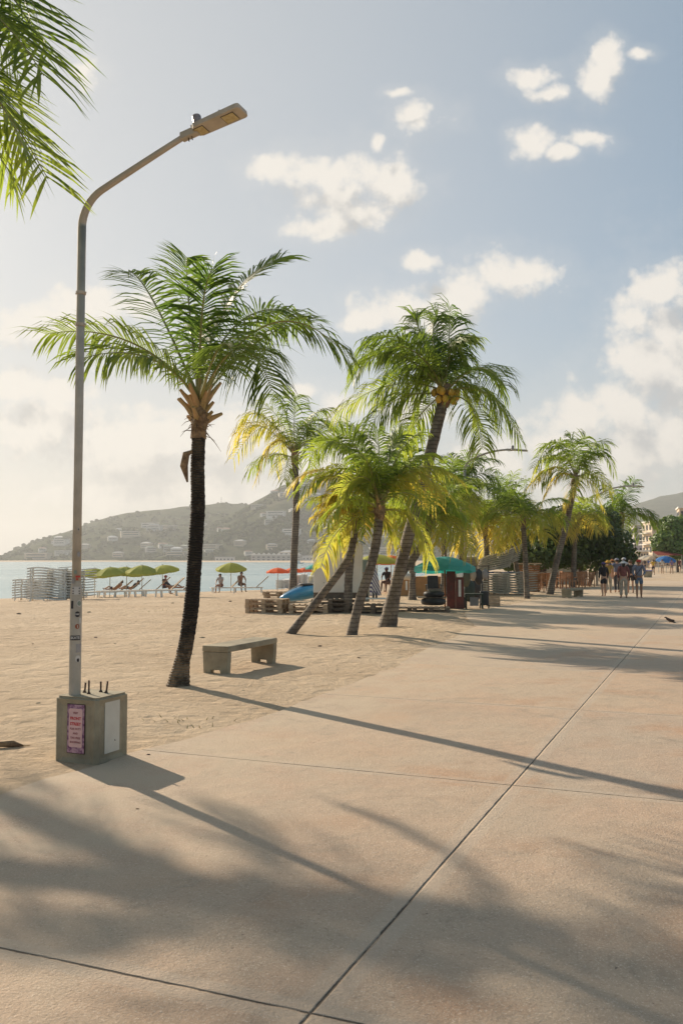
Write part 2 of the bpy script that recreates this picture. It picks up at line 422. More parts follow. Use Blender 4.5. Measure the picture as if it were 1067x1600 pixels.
def shore_x(Y):
    for (a, xa), (c, xc) in zip(SH[:-1], SH[1:]):
        if Y <= c: return xa + (xc - xa) * (Y - a) / (c - a)
    return SH[-1][1]
SEA = -1.35
def interp(tab, x):
    if x <= tab[0][0]: return tab[0][1]
    for (a, ya), (c, yc) in zip(tab[:-1], tab[1:]):
        if x <= c:
            t = (x - a) / (c - a); return ya + (yc - ya) * t
    return tab[-1][1]
MOUND = G(655, 992)
def ground_z(x, y):
    if y < 70 and x < 45: e = edge_dist(x, y)
    else: e = -5
    fade = max(0, min(1, 1 - (y - 40) / 60)) if y > 40 else 1
    n = noise.fractal(V((x * .55, y * .55, 3.1)), 1.0, 2.0, 4) * .035 + noise.fractal(V((x * 2.3, y * 2.3, 7)), 1.0, 2.0, 3) * .014
    z = .012 + n * fade
    if e > -0.9:
        t = max(0, min(1, (e + .9) / 1.1)); z = z * (1 - t) + (-.012 + n * .45 * fade) * t
        if e > .35: z = min(z, -.02 + n * .2)
        if e > .9: z = -.05
    d2 = (x - MOUND.x) ** 2 + ((y - MOUND.y) * .55) ** 2
    if e < .3: z += .10 * math.exp(-d2 / 1.1) * (.75 + .25 * math.sin(y * 2.4 + x)) * (1 if e < -.3 else (0.3 - e) / .6)
    # berm, then down under the water
    s = x - shore_x(y)
    wob = noise.noise(V((y * .15, 5, 0))) * 1.2
    s += wob
    bz = ((0, -1.35), (1.5, -1.12), (8, -.88), (20, -.56), (38, 0), (60, 0))
    if s < 0: z += -1.35 + s * .12
    elif s < 38: z += interp(bz, s)
    return max(z, -3.5)
def spaced(lo, flo, fhi, hi, st, gr):
    out = []; x = flo
    while x < fhi: out.append(x); x += st
    s = st
    while x < hi: out.append(x); s *= gr; x += s
    out.append(hi); x = flo - st; s = st; pre = []
    while x > lo: pre.append(x); s *= gr; x -= s
    pre.append(lo); return list(reversed(pre)) + out
xs = spaced(-1400, -9, 7, 900, .13, 1.06); ys = spaced(-25, 3, 26, 1500, .13, 1.035)
mb = MB(); nx = len(xs)
mb.v = [(x, y, ground_z(x, y)) for y in ys for x in xs]
mb.f = [(j * nx + i, j * nx + i + 1, (j + 1) * nx + i + 1, (j + 1) * nx + i) for j in range(len(ys) - 1) for i in range(nx - 1)]
mb.mi = [0] * len(mb.f)
beach = mb.build('beach', SAND, smooth='all'); tag(beach, kind='structure')
def GZ(p): return V((p.x, p.y, ground_z(p.x, p.y)))
def on(x, y):
    z = 0.0
    for _ in range(8): p = G(x, y, min(z, 1.5)); z = ground_z(p.x, p.y) * .7 + z * .3
    return GZ(p)

poly = [(p.x, p.y) for p in edge] + [(420, 320), (60, -12)]
# finer outline so that the edge wanders
pts = []
for a, c in zip(poly[:-1] + [poly[-1]], poly[1:] + [poly[0]]):
    a, c = V(a), V(c); k = 1 if (c - a).length > 60 else max(1, int((c - a).length / .25))
    for i in range(k):
        q = a + (c - a) * i / k
        if k > 1: q = q + V((noise.noise(V((q.x, q.y, 0)) * 1.7), noise.noise(V((q.x, q.y, 9)) * 1.7))) * .12
        pts.append(q)
mb = MB(); mb.add([(p.x, p.y, .004) for p in pts], [tuple(range(len(pts)))])
prom = mb.build('promenade', CONC); tag(prom, kind='structure')

# sea
m = bpy.data.materials.new('sea_water'); m.use_nodes = True; n = NB(m.node_tree); bs = m.node_tree.nodes['Principled BSDF']
tc = n.new('ShaderNodeTexCoord').outputs['Object']
bandn = n.noise(n.vmath('MULTIPLY', tc, (.25, 1, 1)), .012, 4, .6)
n.put(bs.inputs['Base Color'], n.mix(n.smooth(bandn, .35, .65), (.22, .34, .36, 1), (.34, .44, .44, 1)))
bs.inputs['Roughness'].default_value = .22; bs.inputs['IOR'].default_value = 1.33
bn = n.new('ShaderNodeBump'); bn.inputs['Strength'].default_value = .6; bn.inputs['Distance'].default_value = .25
n.put(bn.inputs['Height'], n.noise(n.vmath('MULTIPLY', tc, (.4, 1.0, 1)), .9, 6, .65)); n.put(bs.inputs['Normal'], bn.outputs[0])
mb = MB(); mb.add([(-5000, -60, SEA), (3000, -60, SEA), (3000, 5500, SEA), (-5000, 5500, SEA)], [(0, 1, 2, 3)])
tag(mb.build('sea', m), kind='structure')

# ------------------------------------------------------------------ hills
def hill_material(name, c1, c2, c3):
    m = bpy.data.materials.new(name); m.use_nodes = True; n = NB(m.node_tree); bs = m.node_tree.nodes['Principled BSDF']
    tc = n.new('ShaderNodeTexCoord').outputs['Object']
    c = n.mix(n.smooth(n.noise(tc, .05, 6, .7), .4, .6), c1 + (1,), c2 + (1,))
    c = n.mix(n.math('MULTIPLY', n.smooth(n.noise(tc, .014, 4, .6), .58, .68), .6), c, c3 + (1,))
    n.put(bs.inputs['Base Color'], c); bs.inputs['Roughness'].default_value = 1; bs.inputs['Specular IOR Level'].default_value = 0
    bn = n.new('ShaderNodeBump'); bn.inputs['Distance'].default_value = 6; n.put(bn.inputs['Height'], n.noise(tc, .08, 5, .7)); n.put(bs.inputs['Normal'], bn.outputs[0])
    return m
HILLM = hill_material('scrub_hillside', (.05, .065, .03), (.095, .10, .055), (.17, .15, .10))
class Hill:
    def __init__(s, name, prof, Y0, Y1, Y2, seed):
        s.p = prof; s.Y0, s.Y1, s.Y2, s.seed = Y0, Y1, Y2, seed
        mb = MB(); us = [prof[0][0] + (prof[-1][0] - prof[0][0]) * i / 260 for i in range(261)]
        Ys = [Y0 + (Y1 - Y0) * (j / 34) for j in range(35)] + [Y1 + (Y2 - Y1) * (j / 8) for j in range(1, 9)]
        for Y in Ys:
            for u in us:
                X = (u - 533.5) / F * Y; mb.v.append((X, Y, s.z(X, Y)))
        w = len(us)
        mb.f = [(j * w + i, j * w + i + 1, (j + 1) * w + i + 1, (j + 1) * w + i) for j in range(len(Ys) - 1) for i in range(w - 1)]
        mb.mi = [0] * len(mb.f)
        s.o = tag(mb.build(name, HILLM, smooth='all'), kind='structure')
    def z(s, X, Y):
        u = X / Y * F + 533.5
        ypx = interp(s.p, u); H = (HOR - ypx) / F * s.Y1
        t = (Y - s.Y0) / (s.Y1 - s.Y0)
        if t <= 1: k = max(0, t) ** .85
        else: k = max(0, 1 - (Y - s.Y1) / (s.Y2 - s.Y1)) ** 1.3
        nn = noise.fractal(V((X * .004, Y * .004, s.seed)), 1, 2, 5)
        z = SEA - .6 + H * k + 1.7 * k + nn * 14 * min(1, H / 60) * math.sin(PI * min(1, max(0, t))) * 1.2
        z += noise.fractal(V((X * .02, Y * .02, s.seed)), 1, 2, 3) * 2.0 * min(1, max(0, H) / 40) * min(1, k * 4)
        return z
FARH = Hill('far_headland', [(-20, 876), (0, 869), (14, 861), (60, 842), (110, 828), (150, 812), (200, 800), (250, 795), (300, 789), (350, 784), (385, 786), (430, 800), (540, 830), (640, 860), (700, 876)], 1380, 1950, 2500, 2.2)
NEARH = Hill('near_hill', [(190, 877), (240, 862), (290, 838), (340, 812), (380, 792), (410, 775), (440, 757), (480, 748), (540, 742), (600, 748), (680, 764), (740, 786), (800, 806), (900, 818), (985, 828), (1040, 842), (1120, 850), (1300, 860), (1400, 876)], 1235, 1650, 2200, 5.7)
RIGHTH = Hill('right_mountain', [(830, 876), (940, 806), (1000, 785), (1030, 775), (1067, 768), (1130, 758), (1250, 775), (1500, 876)], 1700, 2500, 3100, 9.1)

# hillside trees: nobody could count them
mb = MB()
def blob(mb, c, r, h):
    t = (1 + 5 ** .5) / 2
    vs = [(-1, t, 0), (1, t, 0), (-1, -t, 0), (1, -t, 0), (0, -1, t), (0, 1, t), (0, -1, -t), (0, 1, -t), (t, 0, -1), (t, 0, 1), (-t, 0, -1), (-t, 0, 1)]
    fs = [(0, 11, 5), (0, 5, 1), (0, 1, 7), (0, 7, 10), (0, 10, 11), (1, 5, 9), (5, 11, 4), (11, 10, 2), (10, 7, 6), (7, 1, 8), (3, 9, 4), (3, 4, 2), (3, 2, 6), (3, 6, 8), (3, 8, 9), (4, 9, 5), (2, 4, 11), (6, 2, 10), (8, 6, 7), (9, 8, 1)]
    k = 1 / 1.9
    mb.add([(c[0] + v[0] * r * k * rnd.uniform(.7, 1.2), c[1] + v[1] * r * k, c[2] + v[2] * h * k * rnd.uniform(.7, 1.2)) for v in vs], fs)
for hl, cnt in ((NEARH, 3200), (FARH, 1400)):
    for i in range(cnt):
        u = rnd.uniform(hl.p[0][0], 800); Y = hl.Y0 + (hl.Y1 + 10 - hl.Y0) * rnd.random() ** 1.2; X = (u - 533.5) / F * Y
        if noise.noise(V((X * .01, Y * .01, 1))) < -.15: continue
        r = rnd.uniform(2.2, 6); blob(mb, (X, Y, hl.z(X, Y) + r * .3), r, r * .8)
HT = M('hillside_foliage', (.045, .062, .025), (.09, .10, .045), .05, 1, spec=0)
tag(mb.build('hillside_trees', HT, smooth='all'), 'grey green scrub and trees covering the hazy hills across the bay', 'trees', kind='stuff')

# houses on the hills
HW = [flat('house_wall_white', (.66, .63, .58)), flat('house_wall_cream', (.55, .47, .36)), flat('house_wall_grey', (.42, .40, .37))]
HR = [flat('house_roof_white', (.72, .70, .66)), flat('house_roof_grey', (.33, .33, .33)), flat('house_roof_red', (.30, .15, .10)), flat('house_roof_green', (.20, .26, .20))]
WIN = M('dark_window', (.05, .055, .06), (.09, .09, .09), 3, .2)
def house_proto(w, d, h, roof, wm, rm, floors=1):
    e = empty('hillside_house')
    a = MB(); a.box((0, 0, h / 2 - 2), (w, d, h + 4)); a.build('wall', wm, e)
    a = MB()
    if roof == 'hip':
        x, y = w / 2 + .6, d / 2 + .6; t = h + min(w, d) * .22
        a.add([(-x, -y, h + .02), (x, -y, h + .02), (x, y, h + .02), (-x, y, h + .02), (-x * .4, 0, t), (x * .4, 0, t)], [(0, 1, 5, 4), (1, 2, 5), (2, 3, 4, 5), (3, 0, 4), (3, 2, 1, 0)])
    else: a.box((0, 0, h + .32), (w + 1, d + 1, .6))
    a.build('roof', rm, e)
    for f in range(floors):
        a = MB(); a.box((0, -d / 2 - .03, 1.6 + f * 3), (w * .8, .1, 1.1)); a.build('window_band', WIN, e)
    return e
protos = []
for i, (w, d, h, rf, wi, ri, fl) in enumerate([(13, 9, 4, 'hip', 0, 0, 1), (18, 10, 6.4, 'hip', 1, 1, 2), (11, 8, 4, 'hip', 0, 2, 1), (24, 10, 6.4, 'flat', 0, 0, 2), (15, 9, 6.4, 'hip', 2, 3, 2), (30, 11, 6.4, 'flat', 1, 0, 2)]):
    protos.append((house_proto(w, d, h, rf, HW[wi], HR[ri], fl), ['small white house with a pale hipped roof', 'cream two storey house with a grey hipped roof', 'small white house with a red brown roof', 'long white flat roofed house', 'grey two storey house with a green roof', 'long cream block with a flat white roof'][i]))
hpos = []; used = [False] * 6
hs = [(300, 858), (318, 851), (345, 858), (361, 832), (378, 848), (400, 822), (424, 838), (447, 812), (470, 826), (492, 838), (455, 850), (432, 783), (467, 790), (505, 812), (395, 860), (520, 848), (540, 835), (566, 856), (430, 868)]
for k, (a, c) in enumerate(hs):
    pass
for k in range(88):
    hl = NEARH if k < 66 else FARH
    for tr in range(60):
        if k < 66: u = rnd.uniform(270, 770); t = rnd.uniform(.02, .72) if rnd.random() < .8 else rnd.uniform(.6, .9)
        else: u = rnd.uniform(60, 330); t = rnd.uniform(.05, .5)
        Y = hl.Y0 + (hl.Y1 - hl.Y0) * t; X = (u - 533.5) / F * Y
        if all(((X - q[0]) ** 2 + (Y - q[1]) ** 2) > 26 ** 2 for q in hpos): break
    hpos.append((X, Y)); pi = k % 6; pr, lab = protos[pi]
    o = pr if not used[pi] else copy_tree(pr); used[pi] = True
    o.location = (X, Y, hl.z(X, Y) + .6); o.rotation_euler = (0, 0, rnd.uniform(-.6, .6)); s = rnd.uniform(.8, 1.35); o.scale = (s, s, s)
    tag(o, lab + (' on the near hill across the bay' if hl is NEARH else ' on the far pale headland'), 'house',
        ('houses on the near hill' if hl is NEARH else 'houses on the far headland') + ' ' + str(pi + 1))
    o['group'] = ('houses on the near hill, ' if hl is NEARH else 'houses on the far headland, ') + lab
# waterfront hotels
hot = empty('waterfront_hotel', (PD(432, 874, 1228).x, 1226, SEA), 0, 'long pale hotel with a row of gabled roofs at the far waterline', 'hotel')
a = MB(); a.box((0, 0, 4.5), (68, 10, 9)); a.build('wall', HW[2], hot)
for i in range(10):
    x = -30.6 + i * 6.8
    a = MB(); a.prism([(x - 3.3, 9.02), (x + 3.3, 9.02), (x, 12)], -5.4, 5); a.build('roof_gable', HR[0], hot)
    for fz in (2.5, 6): a = MB(); a.box((x, -5.05, fz), (3.4, .2, 1.8)); a.build('window', WIN, hot)
for (px, wd, ht, lab) in ((352, 26, 6, 'low pale waterfront building left of the gabled hotel'), (497, 44, 8, 'pale waterfront block just right of the gabled hotel'), (590, 60, 9, 'long white waterfront building seen between the palm trunks')):
    e = empty('waterfront_building', (PD(px, 874, 1230).x, 1229, SEA), 0, lab, 'building')
    a = MB(); a.box((0, 0, ht / 2), (wd, 10, ht)); a.build('wall', HW[0], e)
    a = MB(); a.box((0, 0, ht + .4), (wd + 1, 11, .8)); a.build('roof', HR[1], e)
    for i in range(int(wd / 5)): a = MB(); a.box((-wd / 2 + 3 + i * 5, -5.05, ht * .5), (2.6, .2, 2)); a.build('window', WIN, e)
mast = empty('radio_mast', (PD(346, 784, 1948).x, 1948, FARH.z(PD(346, 784, 1948).x, 1948)), 0, 'thin radio mast on the crest of the far headland', 'mast')
a = MB(); a.tube([(0, 0, -2), (0, 0, 13)], [.7, .3], 5); a.build('mast_pole', DARKM, mast)
for (px, py, lab, L) in ((388, 876.6, 'small dark boat out on the bay near the far shore', 9), (300, 876.4, 'tiny white motorboat before the far headland', 12), (468, 880, 'small dark boat left of the white booth', 6)):
    p = G(px, py + 1.0, SEA)
    e = empty('boat', (p.x, p.y, SEA), .2, lab, 'boat')
    a = MB(); a.prism([(-L / 2, .9), (-L / 2 * .8, -.1), (L / 2 * .7, -.1), (L / 2, 1.2), (L * .2, .9)], -1.3, 1.3); a.build('hull', WHITE if 'white' in lab else DARKM, e)
    a = MB(); a.box((-L * .1, 0, 1.5), (L * .35, 1.8, 1.2), None, .8); a.build('cabin', WHITE, e)

# ------------------------------------------------------------------ palms
UP = V((0, 0, 1))
def frond_mesh(P, L, n=46, leafL=.55, w=.020, droop=.5, comb=1.0, hang=0.0, seed=0, rr=.014, wind=V((0, 0, 0)), gap=.07):
    """P(s): rachis point; leaflets in two rows"""
    r = random.Random(seed); mb = MB(); att = []
    tw0 = r.uniform(-.5, .5); tw1 = r.uniform(-.9, .9); ph1 = r.uniform(0, 6); wild = r.uniform(.05, .16)
    K = 16; pts = [P(i / K) for i in range(K + 1)]
    mb.m = 1; mb.tube(pts, [rr * (1.6 - 1.35 * i / K) if i > 1 else rr * 2.3 for i in range(K + 1)], 5); att += [0] * len(mb.v)
    mb.m = 0; lastside = None
    for i in range(n):
        s = .13 + .87 * (i + .5) / n
        p = P(s); T = (P(min(1, s + .03)) - P(s - .03)).normalized()
        side = T.cross(UP)
        if side.length < .25 and lastside is not None: side = lastside
        side = side.normalized(); lastside = side; N = side.cross(T).normalized()
        tw = tw0 + tw1 * s; side, N = (side * math.cos(tw) + N * math.sin(tw)), (N * math.cos(tw) - side * math.sin(tw))
        prof = min(1, .5 + (s - .13) * 2.6) * (1 - max(0, s - .55) * .8)
        for sg in (-1, 1):
            l = leafL * prof * r.uniform(.82, 1.1)
            if r.random() < gap: continue
            a = R(72 - 26 * s * s - 6 * s + r.uniform(-9, 9) + 8 * math.sin(s * 23 + ph1)) * comb
            d = (T * math.cos(a) + side * sg * math.sin(a) + N * (.22 - .2 * s) + V((r.uniform(-wild, wild), r.uniform(-wild, wild), r.uniform(-wild, wild)))).normalized()
            q = p.copy(); b0 = len(mb.v); dd = droop * r.uniform(.55, 1.5)
            wid = w * (.75 + .5 * prof) * r.uniform(.85, 1.15)
            for k, (ww, ds) in enumerate(((.5, 0), (1.0, .30), (.85, .36), (0, .34))):
                if ds:
                    q = q + d * (l * ds)
                    d = (d + V((0, 0, -dd * (.5 + .5 * k) * .62)) + wind * .3).normalized()
                ac = T - d * T.dot(d)
                ac = (ac.normalized() + N * (.25 * sg)).normalized() if ac.length > 1e-3 else N
                if ww: mb.v += [tuple(q - ac * wid * ww), tuple(q + ac * wid * ww)]; att += [s * .6 + .1 * k] * 2
                else: mb.v.append(tuple(q)); att.append(min(1, s * .6 + .4))
            mb.f += [(b0, b0 + 1, b0 + 3, b0 + 2), (b0 + 2, b0 + 3, b0 + 5, b0 + 4), (b0 + 4, b0 + 5, b0 + 6)]; mb.mi += [0] * 3
    mb.att = att
    return mb
def bez(p0, pm, p2):
    c = pm * 2 - (p0 + p2) / 2
    return lambda s: p0 * (1 - s) ** 2 + c * 2 * s * (1 - s) + p2 * s * s
def sim(p0, az, el, L, bend, wind):
    pts = [p0.copy()]; d = V((math.cos(az) * math.cos(el), math.sin(az) * math.cos(el), math.sin(el))); K = 12
    for i in range(K):
        pts.append(pts[-1] + d * L / K)
        d = (d + V((0, 0, -bend / K * (1 + i / K * 1.6))) + wind * (.9 / K)).normalized()
    def P(s):
        s = max(0, min(1, s)) * K; i = min(K - 1, int(s)); t = s - i; return pts[i] * (1 - t) + pts[i + 1] * t
    return P
def smooth_path(pts, m):
    pts = [V(p) for p in pts]; q = [pts[0] * 2 - pts[1]] + pts + [pts[-1] * 2 - pts[-2]]; out = []
    for i in range(1, len(q) - 2):
        for k in range(m):
            t = k / m; a, b_, c, d = q[i - 1], q[i], q[i + 1], q[i + 2]
            out.append(.5 * ((2 * b_) + (c - a) * t + (2 * a - 5 * b_ + 4 * c - d) * t * t + (3 * b_ - a - 3 * c + d) * t ** 3))
    out.append(pts[-1]); return out
def palm(label, trunk_px, Yb, Yt, r0, r1, L, n, seed, age=(.1, .7), wind=(0, 0, 0), fronds=None, nleaf=40, leafL=.5, w=.02, crown_up=.25, trunk_mat=None, nuts=0, base=None, hang=.0, stubs=9, stubk=1.0, group='coconut palms along the promenade', ring=26, elmin=1, dr=.5, base_world=None):
    r = random.Random(seed)
    if base_world: pts = [V(p) for p in base_world]
    else:
        m = len(trunk_px)
        pts = [PD(x, y, Yb + (Yt - Yb) * i / (m - 1)) for i, (x, y) in enumerate(trunk_px)]
        pts[0] = PD(trunk_px[0][0], trunk_px[0][1], Yb)
    gz = ground_z(pts[0].x, pts[0].y); root = V((pts[0].x, pts[0].y, gz))
    o = empty('palm_tree', root, 0, label, 'palm tree', group)
    pts = [p - root for p in pts]; pts[0].z = -.15
    path = smooth_path(pts, 12); K = len(path)
    rad = []
    for i in range(K):
        t = i / (K - 1); amp = .02 if fronds else .035; rr = r1 + (r0 - r1) * max(0, 1 - t * 5.5) ** 1.5 + (r1 * .12) * (1 - t)
        rad.append(rr * (1 + (amp if i % 2 else -amp)) * (1 + r.uniform(-.02, .02)))
    a = MB(); a.tube(path, rad, 14, jit=.03); a.build('trunk', trunk_mat or TRUNK, o, smooth='all')
    top = path[-1]; tdir = (path[-1] - path[-4]).normalized()
    wv = V(wind)
    # fibrous crown base
    a = MB(); fr = r1 * 1.25
    a.tube([top - tdir * .12, top, top + tdir * .15, top + tdir * .34, top + tdir * .5], [r1 * 1.0, fr, fr * 1.1, fr * .8, fr * .3], 10, jit=.18); 
    for k in range(26):
        az = r.uniform(0, 2 * PI); z0 = r.uniform(-.1, .25); c = top + tdir * z0 + V((math.cos(az), math.sin(az), 0)) * fr * .9
        dd = V((math.cos(az), math.sin(az), r.uniform(-1.2, .6))) * r.uniform(.06, .2)
        a.tube([c, c + dd * .6, c + dd + V((0, 0, -.03))], [.008, .005, .002], 4)
    a.build('crown_fibre', FIBRE, o)
    a = MB()
    for k in range(stubs):
        az = k * 2.4 + r.uniform(-.3, .3); el = r.uniform(.5, 1.25); c = top + tdir * (.02 + .27 * k / stubs)
        d = V((math.cos(az) * math.cos(el), math.sin(az) * math.cos(el), math.sin(el))); ln = r.uniform(.18, .34) * (L / 2.4) * stubk
        a.tube([c + d * fr * .5, c + d * ln * .6, c + d * ln + V((d.x, d.y, 0)) * .03], [.055, .038, .022], 6)
    a.build('frond_stub', STUB, o)
    cr = top + tdir * crown_up
    if fronds:
        long_ = []
        for q in fronds:
            if len(q) <= 5:
                dy = r.uniform(-1, 1) * L * .45; ag_ = q[4] if len(q) == 5 else age[0] + (age[1] - age[0]) * r.random() ** 1.3
                q = (q[0], q[1], dy * .6, q[2], q[3], dy, ag_, leafL * r.uniform(.9, 1.1), dict(n=nleaf, droop=dr * r.uniform(.8, 1.35)))
            long_.append(q)
        for (mx, my, mdy, tx, ty, tdy, ag, ll, kw) in long_:
            pm = PD(mx, my, Yt + mdy) - root; pt = PD(tx, ty, Yt + tdy) - root
            P = bez(cr, pm, pt)
            f = frond_mesh(P, L, seed=r.randint(0, 9999), leafL=ll, w=w, **kw)
            fo = f.build('frond', [LEAF, RACH], o); fo.color = (ag, 0, 0, 1)
    for k in range(n):
        t = (k + .5) / n; az = k * 2.39996 + r.uniform(-.5, .5)
        el = R(82 - (82 - elmin) * t ** .75 + r.uniform(-15, 15)); bend = .8 + .8 * t + r.uniform(-.35, .5); ln = L * (1.0 - .18 * abs(t - .5)) * r.uniform(.78, 1.14)
        P = sim(cr - tdir * .15 * t, az, el, ln, bend, wv)
        f = frond_mesh(P, ln, nleaf, leafL * r.uniform(.9, 1.1), w, dr * r.uniform(.8, 1.3) + .45 * t, seed=r.randint(0, 9999), wind=wv)
        fo = f.build('frond', [LEAF, RACH], o); ag = age[0] + (age[1] - age[0]) * t ** 1.3 + r.uniform(-.08, .08); fo.color = (max(0, ag), 0, 0, 1)
    for k in range(nuts):
        az = r.uniform(0, 2 * PI); c = top + tdir * r.uniform(-.02, .32) + V((math.cos(az), math.sin(az), 0)) * r.uniform(.24, .36)
        a = MB(); a.ball(c, (.085, .085, .105), 9, 6); a.build('coconut', NUT, o, smooth='all')
    return o
Kd = dict
# black trunk material of the first palm
def black_trunk():
    m = bpy.data.materials.new('blackened_palm_bark'); m.use_nodes = True; n = NB(m.node_tree); bs = m.node_tree.nodes['Principled BSDF']
    tc = n.new('ShaderNodeTexCoord').outputs['Object']; sp = n.new('ShaderNodeSeparateXYZ'); n.put(sp.inputs[0], tc)
    nzv = n.noise(tc, 7, 5, .65)
    h = n.math('ADD', sp.outputs[2], n.math('MULTIPLY', n.math('SUBTRACT', nzv, .5), .7))
    lo = n.mix(n.smooth(nzv, .42, .6), (.27, .20, .13, 1), (.09, .068, .045, 1))
    blk = n.mix(n.smooth(nzv, .50, .70), (.026, .021, .017, 1), (.09, .068, .05, 1))
    hi = n.mix(n.smooth(nzv, .4, .6), (.11, .088, .062, 1), (.05, .04, .03, 1))
    c = n.mix(n.smooth(h, .25, .75), lo, blk); c = n.mix(n.smooth(h, 2.45, 2.75), c, hi)
    n.put(bs.inputs['Base Color'], c); bs.inputs['Roughness'].default_value = .8; bs.inputs['Specular IOR Level'].default_value = .25
    wv = n.new('ShaderNodeTexWave', wave_type='BANDS', bands_direction='Z'); n.put(wv.inputs[0], tc); wv.inputs['Scale'].default_value = 9; wv.inputs['Distortion'].default_value = 3; wv.inputs['Detail'].default_value = 3
    bn = n.new('ShaderNodeBump'); bn.inputs['Distance'].default_value = .02; n.put(bn.inputs['Height'], n.math('ADD', wv.outputs['Fac'], n.noise(tc, 30, 4, .7))); n.put(bs.inputs['Normal'], bn.outputs[0])
    return m
YP = G(278, 1073).y
F1 = [ # mid(px,py,dY) tip(px,py,dY) age leaflet kw
 (205, 535, .2, 72, 522, .3, .30, 0.84, Kd(n=69, droop=0.60)),
 (235, 560, -.5, 130, 560, -1.0, .22, 0.81, Kd(n=60, droop=0.72)),
 (240, 470, .6, 200, 425, 1.0, .05, 0.68, Kd(n=54, droop=0.36)),
 (296, 480, .1, 292, 402, .4, .10, 0.68, Kd(n=66, droop=0.28)),
 (316, 490, -.5, 332, 420, -.8, .02, 0.68, Kd(n=57, droop=0.48)),
 (352, 480, .2, 440, 402, .5, .05, 0.76, Kd(n=69, droop=0.24)),
 (372, 505, .8, 465, 488, 1.4, .05, 0.68, Kd(n=57, droop=0.44)),
 (425, 505, -.1, 545, 560, -.1, .12, 0.74, Kd(n=69, droop=0.56)),
 (400, 535, .7, 480, 505, 1.4, .08, 0.68, Kd(n=57, droop=0.48)),
 (372, 545, -.8, 425, 610, -1.3, .12, 0.84, Kd(n=66, droop=0.88)),
 (345, 540, -1.1, 372, 580, -1.9, .15, 0.81, Kd(n=60, droop=0.88)),
 (300, 525, 1.0, 285, 520, 1.9, .15, 0.68, Kd(n=54, droop=0.56)),
]
p1 = palm('large palm with a blackened trunk rising from the sand behind the sign block', [(277, 1072), (283, 1045), (292, 1000), (299, 950), (303, 900), (306, 850), (309.5, 790), (309, 730), (311, 672)], YP, YP, .185, .094, 2.5, 0, 5,
     fronds=F1, crown_up=.38, trunk_mat=black_trunk(), w=.0115, stubs=18, stubk=1.5)
a = MB(); hp = PD(300, 705, YP - .1) - p1.location
a.tube([hp, hp + V((-.07, -.03, -.04)), hp + V((-.10, -.03, -.2)), hp + V((-.05, -.03, -.42))], [.02, .05, .055, .012], 7); a.build('dead_husk', FIBRE, p1)

FR2 = [(638, 536, 573, 531, .15), (625, 545, 552, 570, .2), (613, 553, 551, 595, .25), (613, 601, 526, 645, .45), (677, 531, 683, 493, .1), (660, 528, 650, 500, .1), (706, 545, 734, 528, .3), (700, 550, 728, 560, .2), (739, 578, 783, 606, .15), (759, 615, 810, 684, .2),
 (660, 592, 616, 645, .25), (655, 575, 590, 620, .2), (672, 587, 645, 655, .25), (655, 650, 625, 700, .4), (694, 540, 712, 585, .15), (680, 545, 662, 575, .1), (715, 600, 745, 660, .3), (648, 550, 600, 548, .15), (670, 540, 640, 518, .1)]
FR4 = [(537, 700, 482, 715, .35), (517, 735, 458, 756, .8), (530, 745, 474, 776, .85), (555, 712, 510, 690, .25), (576, 716, 550, 668, .15), (592, 715, 590, 672, .12), (608, 718, 628, 680, .2), (632, 728, 672, 712, .35), (640, 738, 696, 775, .6), (634, 752, 680, 788, .8),
 (568, 745, 528, 772, .5), (612, 748, 640, 800, .6), (585, 740, 570, 790, .3), (550, 735, 500, 745, .5), (560, 705, 528, 678, .2), (648, 735, 712, 745, .5), (615, 735, 655, 760, .3), (545, 760, 512, 785, .9)]
FR3 = [(532, 785, 500, 790, .7), (528, 795, 492, 808, .9), (545, 778, 530, 755, .4), (565, 785, 585, 768, .4), (572, 795, 600, 812, .8), (542, 795, 524, 818, .9), (566, 798, 580, 822, .85), (555, 780, 556, 755, .3), (532, 780, 506, 775, .5)]
FR5 = [(419, 665, 364, 718, .6), (430, 690, 402, 748, .85), (446, 645, 428, 618, .2), (460, 650, 463, 618, .15), (478, 660, 512, 640, .2), (490, 672, 526, 700, .25), (480, 692, 486, 742, .3), (410, 650, 374, 664, .6), (405, 665, 366, 690, .75), (440, 660, 410, 630, .4), (474, 665, 500, 720, .2), (445, 685, 430, 735, .6), (485, 660, 520, 668, .2)]
FR14 = [(869, 697, 834, 731, .3), (880, 695, 846, 700, .25), (863, 731, 828, 760, .7), (920, 702, 948, 694, .2), (932, 708, 958, 735, .25), (928, 742, 956, 772, .5), (918, 752, 940, 792, .6), (893, 765, 880, 798, .9), (896, 705, 890, 680, .15), (905, 708, 915, 682, .2), (872, 745, 845, 788, .85), (880, 712, 858, 722, .3), (860, 715, 832, 742, .5), (912, 720, 935, 752, .3)]
